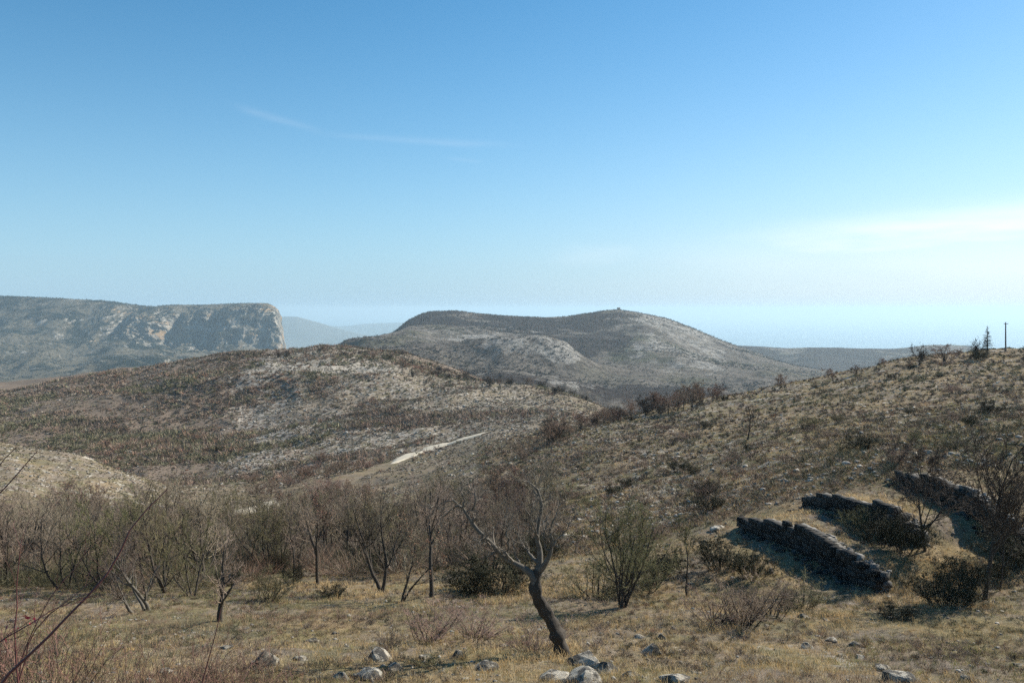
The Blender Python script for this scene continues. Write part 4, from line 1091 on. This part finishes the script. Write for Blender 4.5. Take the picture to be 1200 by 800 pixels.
# ------------------------------------------------------------------ track
# ------------------------------------------------------------------ scatters (stuff)
def scat(n, dr, ur=(-70, 1270), power=1.0, margin=3, seed=1, keep=None, G=G):
    rg = np.random.default_rng(seed)
    u = rg.uniform(ur[0], ur[1], n); a = rg.random(n)
    # density per area ~ d^-power ; area element ~ d
    e = 2-power
    d = (dr[0]**e+a*(dr[1]**e-dr[0]**e))**(1/e) if abs(e) > 1e-6 else dr[0]*(dr[1]/dr[0])**a
    x = (u-600)/F*d
    ok = G.sample(G.hid, x, d) < margin
    if keep is not None: ok &= keep(x, d, u, rg.random(n))
    x, d, u = x[ok], d[ok], u[ok]
    return x, d, G.h(x, d), u, rg
PALG = np.array([(.54, .42, .23), (.47, .32, .14), (.34, .26, .13), (.28, .26, .10), (.24, .155, .10), (.52, .43, .28), (.22, .20, .09), (.36, .26, .17)])
def grass(x, y, z, rg, nb, h, w, pal, pw, spread=.1, mid=True):
    N = len(x); ci = rg.choice(len(pal), N, p=pw)
    zone = fbm(x, y, 5.0, 4, 61); z2 = fbm(x, y, 7.0, 4, 67)
    ci = np.where((zone > .09) & (rg.random(N) < .75), rg.choice([0, 1, 1, 5], N), ci); ci = np.where((zone < -.10) & (rg.random(N) < .7), rg.choice([3, 6, 4], N), ci)
    ci = np.where((z2 > .15) & (rg.random(N) < .6), rg.choice([4, 7], N), ci)
    c = pal[ci]*rg.uniform(.75, 1.25, (N, 1))
    B = N*nb
    p = np.repeat(np.stack([x, y, z-.02], -1), nb, 0); p[:, :2] += rg.normal(0, 1, (B, 2))*np.repeat(h, nb)[:, None]*spread*3
    az = rg.uniform(0, 2*np.pi, B); tilt = rg.uniform(.1, .9, B); H_ = np.repeat(h, nb)*rg.uniform(.5, 1.2, B)
    dr_ = np.stack([np.cos(az)*tilt, np.sin(az)*tilt, np.ones(B)], -1); dr_ = unit(dr_)
    side = np.stack([-np.sin(az+.7), np.cos(az+.7), 0*az], -1)*np.repeat(w, nb)[:, None]
    m = p+dr_*H_[:, None]*.55; d2 = unit(dr_+np.stack([np.cos(az)*.6, np.sin(az)*.6, -.35*np.ones(B)], -1)); tip = m+d2*H_[:, None]*.5
    g = Geo(); v = np.stack([p-side, p+side, m+side*.7, m-side*.7, tip], 1)
    b = (np.arange(B)*5)[:, None]
    cc = np.repeat(c, nb*5, 0)*np.tile(np.array([.7, .7, 1, 1, 1.15]), B)[:, None] if False else np.repeat(c, nb*5, 0)
    g.add(v, [b+np.array([[0, 1, 2, 3]]), b+np.array([[3, 2, 4]])], cc); return g

# dry grass near
x, y, z, u, rg = scat(42000, (14.5, 62), power=1.3, seed=21)
h = rg.uniform(.07, .20, len(x))*(1+.5*fbm(x, y, 3, 3, 33)); patch = fbm(x, y, 4.0, 4, 35)
g = grass(x, y, z, rg, 9, h, np.maximum(.0045, y*.00016), PALG, [.17, .17, .15, .14, .10, .09, .10, .08])
o = obj('grass', g.mesh('grass', M['colr'], False)); tag(o, 'dry straw and olive grass tufts covering the slope in front', 'grass', kind='stuff')
# grass and dwarf cushions on the right slope
x, y, z, u, rg = scat(60000, (45, 185), ur=(560, 1280), power=1.6, seed=22, margin=2)
h = rg.uniform(.10, .26, len(x))
g = grass(x, y, z, rg, 6, h, np.maximum(.008, y*.00022), PALG, [.10, .13, .15, .17, .14, .10, .13, .08], .22)
o = obj('grass', g.mesh('grass', M['colr'], False)); tag(o, 'short dry grass on the stony right slope', 'grass', kind='stuff')
# strips of long ochre grass
X4 = []
for ur, dr, n_ in (((280, 450), (34, 41), 1500), ((560, 720), (29, 38), 1500), ((1000, 1210), (29, 34), 1700), ((945, 1080), (35, 41), 900), ((900, 1040), (37.5, 42), 700), ((820, 1000), (24, 28), 900), ((560, 680), (19, 22), 500)):
    x, y, z, u, rg = scat(n_, dr, ur=ur, seed=700+n_+ur[0], margin=4, keep=lambda x, d, u, r: fbm(x, d, 3, 3, 91)+.5*r > .12); X4.append(np.stack([x, y, z]))
x, y, z = np.concatenate(X4, 1)
PALO = np.array([(.60, .43, .21), (.62, .47, .26), (.50, .34, .16), (.40, .28, .14), (.68, .54, .33)])
h = rg.uniform(.12, .30, len(x)); ci = rg.integers(0, 5, len(x))
def ochre(x, y, z):
    P_ = PALG.copy(); PALG[:] = PALO[[0, 1, 2, 3, 4, 0, 3, 1]]; g = grass(x, y, z, rg, 9, h, np.maximum(.0055, y*.00018), PALG, [.2, .2, .15, .1, .1, .1, .05, .10]); PALG[:] = P_; return g
o = obj('grass', ochre(x, y, z).mesh('grass', M['colr'], False)); tag(o, 'strips of long ochre grass below the grove and on the terraces', 'grass', kind='stuff')
# scrub tufts : heather-like
PALS = np.array([(.17, .125, .09), (.24, .175, .13), (.12, .11, .06), (.28, .21, .155), (.19, .175, .105), (.24, .145, .10), (.065, .056, .045), (.31, .265, .21)])
def tufts(x, y, z, rg, nb, h, w, pal, pw):
    """rounded twiggy cushions of thin triangles"""
    N = len(x); ci = rg.choice(len(pal), N, p=pw); L_ = 6+.14*np.median(y)
    za = fbm(x, y, L_, 4, 63); zb = fbm(x, y, L_*1.3, 4, 64); zc = fbm(x, y, L_, 3, 65)
    ci = np.where((za > .15) & (rg.random(N) < .6), rg.choice([6, 1, 0, 2], N), ci)
    ci = np.where((zb > .20) & (rg.random(N) < .7), rg.choice([2, 4], N), ci)
    ci = np.where((zc > .25) & (rg.random(N) < .35), rg.choice([5, 3], N), ci)
    c = pal[ci]*rg.uniform(.7, 1.3, (N, 1)); B = N*nb
    hh = np.repeat(h, nb); wd = np.repeat(w, nb)
    dirs = rg.normal(0, 1, (B, 3)); dirs[:, 2] = np.abs(dirs[:, 2])+.15; dirs = unit(dirs)
    st = rg.uniform(.0, .55, B)[:, None]; en = rg.uniform(.75, 1.1, B)[:, None]
    sc_ = np.stack([hh*1.15, hh*1.15, hh], -1)
    b0 = np.repeat(np.stack([x, y, z], -1), nb, 0); off = rg.normal(0, .25, (B, 3))*sc_; off[:, 2] = np.abs(off[:, 2])*.6
    a = b0+off*.6+dirs*sc_*st; e = b0+off+dirs*sc_*en
    side = unit(np.cross(dirs, rg.normal(0, 1, (B, 3))))*wd[:, None]
    g = Geo(); g.add(np.stack([a-side, a+side, e], 1), [np.arange(B*3).reshape(B, 3)], np.repeat(c, nb*3, 0)); return g
x, y, z, u, rg = scat(14000, (14.5, 60), power=1.2, seed=31)
k = fbm(x, y, 3.5, 4, 37)+rg.normal(0, .15, len(x)) > -.05; x, y, z = x[k], y[k], z[k]
h = rg.uniform(.06, .20, len(x))
g = tufts(x, y, z, rg, 46, h, np.maximum(.004, y*.00014), PALS, [.2, .2, .12, .15, .12, .04, .07, .10])
o = obj('undergrowth', g.mesh('undergrowth', M['scrubc'], False)); tag(o, 'low brown and grey heathy undergrowth between the grass tufts', 'undergrowth', kind='stuff')
x, y, z, u, rg = scat(9500, (45, 185), ur=(560, 1280), power=1.5, seed=32, margin=2)
h = rg.uniform(.12, .42, len(x))**1.0*rg.choice([1, 1, 1, 1.8], len(x))
g = tufts(x, y, z, rg, 26, h, np.maximum(.010, y*.0003), PALS, [.2, .2, .14, .14, .14, .05, .08, .05])
o = obj('undergrowth', g.mesh('undergrowth', M['scrubc'], False)); tag(o, 'dark cushion scrub dotted over the stony right slope', 'undergrowth', kind='stuff')
# scrub over the hollow and the middle hill
x, y, z, u, rg = scat(88000, (95, 560), ur=(-90, 820), power=1.25, seed=33, margin=5,
                      keep=lambda x, d, u, r: (r < (.16+.7*G.sample(G.scrub, x, d))*(.3+1.25*sstep(-.15, .3, fbm(x, d, 26, 4, 301)+.6*fbm(x, d*2.2, 80, 3, 302)))) & (pathfar(x, d) > 3.2))
h = (.22+1.1*rg.random(len(x))**2.2)*np.clip(y/260, .55, 1.3)*(1+1.1*np.clip(fbm(x, y, 26, 4, 301)+.6*fbm(x, y*2.2, 80, 3, 302), -.4, .8))
g = tufts(x, y, z, rg, 24, h, np.maximum(.02, y*.00032), PALS*1.25+.01, [.22, .24, .10, .14, .09, .08, .05, .08])
o = obj('scrub', g.mesh('scrub', M['scrubc'], False)); tag(o, 'brown leafless scrub covering the hollow and the middle hill', 'scrub', kind='stuff')
Cf.finish()
x, y, z, u, rg = scat(34000, (900, 2600), ur=(400, 1000), power=1.2, seed=35, margin=2, G=Mt, keep=lambda x, d, u, r: r < .06+1.0*sstep(.0, .35, fbm(x, d, 260, 5, 57)+.3*fbm(x, d, 60, 3, 311)))
h = 1.2+2.6*rg.random(len(x))**2
PALM = np.array([(.09, .07, .062), (.13, .10, .085), (.07, .068, .052), (.16, .13, .105), (.10, .10, .07), (.15, .11, .09), (.04, .04, .034), (.20, .175, .15)])
g = tufts(x, y, z, rg, 14, h, h*.14, PALM, [.22, .24, .12, .14, .10, .05, .08, .05])
o = obj('scrub', g.mesh('scrub', M['scrubc'], False)); tag(o, 'dark scrub speckling the central mountain', 'scrub', kind='stuff')
x, y, z, u, rg = scat(15000, (2400, 5100), ur=(-60, 332), power=1.0, seed=36, margin=2, G=Cf, keep=lambda x, d, u, r: (r < .15+1.2*sstep(-.1, .25, fbm(x, d, 260, 5, 58))) & ~((d > 4150) & (d < 4700) & (u > 120)))
h = 3+5*rg.random(len(x))**2
PALC = np.array([(.03, .042, .022), (.05, .06, .035), (.08, .07, .045), (.025, .032, .02)])
ci = None
g = tufts(x, y, z, rg, 12, h, h*.16, np.array([(.03, .042, .022), (.05, .055, .032), (.022, .032, .018), (.08, .065, .045), (.04, .052, .026), (.09, .07, .045), (.02, .026, .015), (.10, .09, .06)]), [.25, .2, .2, .1, .1, .05, .05, .05])
o = obj('woodland', g.mesh('woodland', M['scrubc'], False)); tag(o, 'dark green woodland on the slopes of the cliff massif', 'woodland', kind='stuff')
x, y, z, u, rg = None, None, None, None, None
# understory in the grove : upright thin stems
x, y, z, u, rg = scat(3600, (36, 112), ur=(-80, 660), power=1.0, seed=34, margin=40, keep=lambda x, d, u, r: (d > np.interp(u, [-80, 250, 340, 450, 560, 660], [38, 37, 46, 41, 41, 48])) & (d < np.interp(u, [-80, 60, 150, 300, 450, 600, 650], [86, 90, 98, 112, 104, 92, 80])))
h = rg.uniform(.5, 1.7, len(x))
g = tufts(x, y, z, rg, 70, h, np.maximum(.006, y*.00016), PALS, [.18, .24, .12, .16, .12, .06, .02, .10])
o = obj('undergrowth', g.mesh('undergrowth', M['scrubc'], False)); tag(o, 'grey-brown brushwood filling the grove between the trees', 'undergrowth', kind='stuff')

# pale dead grass and low scrub on the bare parts of the middle hill
x, y, z, u, rg = scat(60000, (95, 560), ur=(-90, 820), power=1.25, seed=37, margin=2, keep=lambda x, d, u, r: pathfar(x, d) > 3.0)
h = (.12+.45*rg.random(len(x))**2)*np.clip(y/260, .5, 1.3)
PALP = np.array([(.30, .26, .20), (.38, .33, .25), (.26, .22, .165), (.20, .17, .13), (.33, .27, .18), (.22, .20, .13), (.16, .13, .10), (.42, .38, .31)])
g = tufts(x, y, z, rg, 16, h, np.maximum(.02, y*.00034), PALP, [.16, .14, .16, .14, .12, .10, .10, .08])
o = obj('scrub', g.mesh('scrub', M['scrubc'], False)); tag(o, 'pale dead grass and low scrub between the bushes of the middle hill', 'scrub', kind='stuff')
# tall dead stems standing out of the near grass
x, y, z, u, rg = scat(2600, (14.5, 50), power=1.0, seed=38)
h = rg.uniform(.22, .5, len(x))
g = grass(x, y, z, rg, 5, h, np.maximum(.0035, y*.00012), PALG, [.25, .2, .15, .0, .2, .1, .0, .10], .05)
o = obj('grass', g.mesh('grass', M['colr'], False)); tag(o, 'tall dead stems standing out of the near grass', 'grass', kind='stuff')
# long grass ringing the boulders
bx = [(o.location.x, o.location.y, max(o.scale.x, o.scale.y)*.5) for o in bpy.data.objects if o.name.startswith('boulder')]
rg = np.random.default_rng(39); ex, ey = [], []
for X_, Y_, r_ in bx:
    a = rg.uniform(0, 6.28, 16); q = r_*rg.uniform(.85, 1.25, 16); ex.extend(X_+np.cos(a)*q); ey.extend(Y_+np.sin(a)*q)
x, y = np.array(ex), np.array(ey); z = G.h(x, y)
g = grass(x, y, z, rg, 9, rg.uniform(.10, .24, len(x)), np.maximum(.0045, y*.00016), PALG, [.17, .17, .15, .14, .10, .09, .10, .08])
o = obj('grass', g.mesh('grass', M['colr'], False)); tag(o, 'long grass ringing the boulders', 'grass', kind='stuff')

# loose stones
PH = (1+5**.5)/2
ICO = np.array([(-1, PH, 0), (1, PH, 0), (-1, -PH, 0), (1, -PH, 0), (0, -1, PH), (0, 1, PH), (0, -1, -PH), (0, 1, -PH), (PH, 0, -1), (PH, 0, 1), (-PH, 0, -1), (-PH, 0, 1)])/1.9
ICF = np.array([(0, 11, 5), (0, 5, 1), (0, 1, 7), (0, 7, 10), (0, 10, 11), (1, 5, 9), (5, 11, 4), (11, 10, 2), (10, 7, 6), (7, 1, 8), (3, 9, 4), (3, 4, 2), (3, 2, 6), (3, 6, 8), (3, 8, 9), (4, 9, 5), (2, 4, 11), (6, 2, 10), (8, 6, 7), (9, 8, 1)])
def stones(x, y, z, rg, size, cr=(.18, .50)):
    N = len(x); s3 = np.stack([rg.uniform(.6, 1.3, N), rg.uniform(.6, 1.3, N), rg.uniform(.3, .7, N)], -1)*size[:, None]
    az = rg.uniform(0, 6.28, N); ca, sa = np.cos(az), np.sin(az)
    v = ICO[None]*(1+rg.normal(0, .22, (N, 12, 1)))*s3[:, None]*.5
    v = np.stack([v[..., 0]*ca[:, None]-v[..., 1]*sa[:, None], v[..., 0]*sa[:, None]+v[..., 1]*ca[:, None], v[..., 2]], -1)
    v += np.stack([x, y, z+s3[:, 2]*.12], -1)[:, None]
    c = rg.uniform(*cr, (N, 1))*np.array([[1, .93, .80]])
    g = Geo(); g.add(v, [(np.arange(N)*12)[:, None, None]+ICF[None]], np.repeat(c, 12, 0)); return g
x, y, z, u, rg = scat(7000, (14.5, 60), power=1.2, seed=41, keep=lambda x, d, u, r: fbm(x, d, 2.5, 3, 45)+.35*r > .10)
g = stones(x, y, z, rg, .03+.13*rg.random(len(x))**3, (.12, .36))
o = obj('gravel', g.mesh('gravel', M['stonec'], False)); tag(o, 'loose limestone fragments in the grass in front', 'loose stones', kind='stuff')
x, y, z, u, rg = scat(19000, (45, 190), ur=(540, 1280), power=1.5, seed=42, margin=1, keep=lambda x, d, u, r: fbm(x, d, 9, 4, 46)+.45*r > .14)
g = stones(x, y, z, rg, .10+.38*rg.random(len(x))**4)
o = obj('gravel', g.mesh('gravel', M['stonec'], False)); tag(o, 'grey limestone rubble strewn over the right slope', 'loose stones', kind='stuff')
x, y, z, u, rg = scat(42000, (95, 560), ur=(-90, 760), power=1.25, seed=43, margin=1, keep=lambda x, d, u, r: (r < G.sample(G.rock, x, d)**1.4*2.2*sstep(-.1, .2, -fbm(x, d, 26, 4, 301)+.2)) & (pathfar(x, d) > 2.5))
g = stones(x, y, z, rg, (.14+.95*rg.random(len(x))**4)*np.clip(y/250, .5, 1.3), (.15, .46))
o = obj('gravel', g.mesh('gravel', M['stonec'], False)); tag(o, 'pale limestone outcrops on the hillock and the middle hill', 'loose stones', kind='stuff')
print('stones', time.time()-T0)

# ------------------------------------------------------------------ briars close to the camera, lower left
def stems(name, label, lines, r0=.006, side=True, seed=1, leaves=0, mat='briar', cat='briar'):
    rg = np.random.default_rng(seed); base = None
    L = []
    for pix in lines:
        p = np.array([list(P(u, v, d)) for u, v, d in pix]); t = np.concatenate([[0], np.cumsum(np.linalg.norm(np.diff(p, axis=0), axis=1))]); t /= t[-1]
        q = pchip(t, p, np.linspace(0, 1, 16)); q[1:-1] += rg.normal(0, .004, (14, 3)); L.append(q)
    b = L[0][0].copy(); b[2] = float(G.h(b[0], b[1])); 
    root = empty(name, b); tag(root, label, cat)
    gc = Geo(); any_ = False
    for i, q in enumerate(L):
        r = np.linspace(r0, r0*.22, 16)*(1+rg.normal(0, .05, 16)); g = Geo(); g.tubes((q-b)[None], r[None], 7); st_ = obj('stem', g.mesh('stem', M[mat]), root)
        if side:
            gc = Geo()
            l2, r2 = children((q-b)[None], r[None], 9, .15, 1, (.4, 1.0), .16, 6, .1, .06, .5, .0012, rg); gc.tubes(l2, r2, 4); any_ = True
            l3, r3 = children(l2, r2, 2, .3, 1, (.4, 1.0), .4, 4, .1, .04, .6, .001, rg); gc.tubes(l3, r3, 3); obj('twigs', gc.mesh('twigs', M[mat], False), st_)
    if leaves:
        cnt = leaves; src = L[-1]-b; p = src[rg.integers(2, 16, cnt)]+rg.normal(0, .02, (cnt, 3))
        a = unit(rg.normal(0, 1, (cnt, 3))); bb = unit(np.cross(a, rg.normal(0, 1, (cnt, 3)))); sz = .013*rg.uniform(.5, 1.3, (cnt, 1)); nn = np.cross(a, bb)
        v = np.stack([p-a*sz, p-a*sz*.2+bb*sz*.55+nn*sz*.2, p+a*sz, p-a*sz*.2-bb*sz*.55+nn*sz*.2], 1)
        g = Geo(); g.add(v, [np.arange(cnt*4).reshape(cnt, 4)]); obj('leaves', g.mesh('leaves', M['briar_leaf'], False), root)
stems('briar', 'long dark briar stem arching up to the right across the left side', [[(-40, 960, 3.6), (0, 800, 3.6), (30, 772, 3.6), (95, 708, 3.65), (128, 665, 3.7), (150, 626, 3.7), (172, 596, 3.75), (196, 573, 3.8)]], r0=.010, side=False)
stems('briar', 'upright red briar shoot near the left edge', [[(28, 1000, 4.2), (20, 800, 4.2), (18, 740, 4.2), (22, 680, 4.2), (24, 640, 4.2)]], r0=.008, seed=3)
stems('briar', 'red-leaved briar spray coming in at the left edge', [[(-60, 900, 3.4), (-10, 760, 3.4), (30, 732, 3.4), (70, 710, 3.5), (112, 692, 3.5)], [(-60, 900, 3.4), (-20, 740, 3.4), (15, 742, 3.4), (36, 726, 3.4)]], r0=.006, seed=4, leaves=34)
stems('briar', 'bare briar tips entering high at the left edge', [[(-90, 760, 3.0), (-40, 640, 3.0), (0, 578, 3.0), (22, 556, 3.0), (44, 528, 3.0)], [(-90, 760, 3.1), (-40, 600, 3.1), (0, 543, 3.1), (19, 524, 3.1)]], r0=.0065, side=False, seed=5)
stems('briar', 'single dark twig rising at the bottom below the upright-trunked tree', [[(222, 960, 5.2), (236, 810, 5.2), (246, 765, 5.2), (255, 735, 5.2), (259, 712, 5.2)]], r0=.009, side=False, seed=6)
stems('briar', 'slanting thin briar behind the long dark stem', [[(0, 900, 5.4), (30, 760, 5.4), (60, 700, 5.4), (90, 660, 5.5), (112, 634, 5.5)], [(0, 900, 5.4), (40, 740, 5.4), (96, 690, 5.5), (138, 655, 5.5), (160, 638, 5.5)]], r0=.006, seed=8)
RS = Kind([shrub('red_stemmed_shrub', 190+i, R_=.7, H=1.2, stems=22, n=(3, 3, 0), mat='briar2', rmin=.0022, r0=.006) for i in range(3)], 1.15)
c = 0
while c < 28:
    u = -70+400*rs.random()**1.4; d = rs.uniform(8, 14.5)
    top = float(np.interp(u, [-70, 60, 200, 300, 400], [715, 735, 755, 772, 788]))+rs.uniform(-8, 22)
    p = gp((u-600)/F*d, d); zt = -(top-V0)/F*d
    h = zt-p.z
    if h < .25 or h > 1.7: continue
    RS.put(p, h, None, 'red-stemmed leafless shrub in the tangle at the lower left corner', 'shrub', 'red-stemmed shrubs at the lower left', rs.uniform(.9, 1.3)); c += 1
RS.clean()
print('done', time.time()-T0, len(bpy.data.objects))
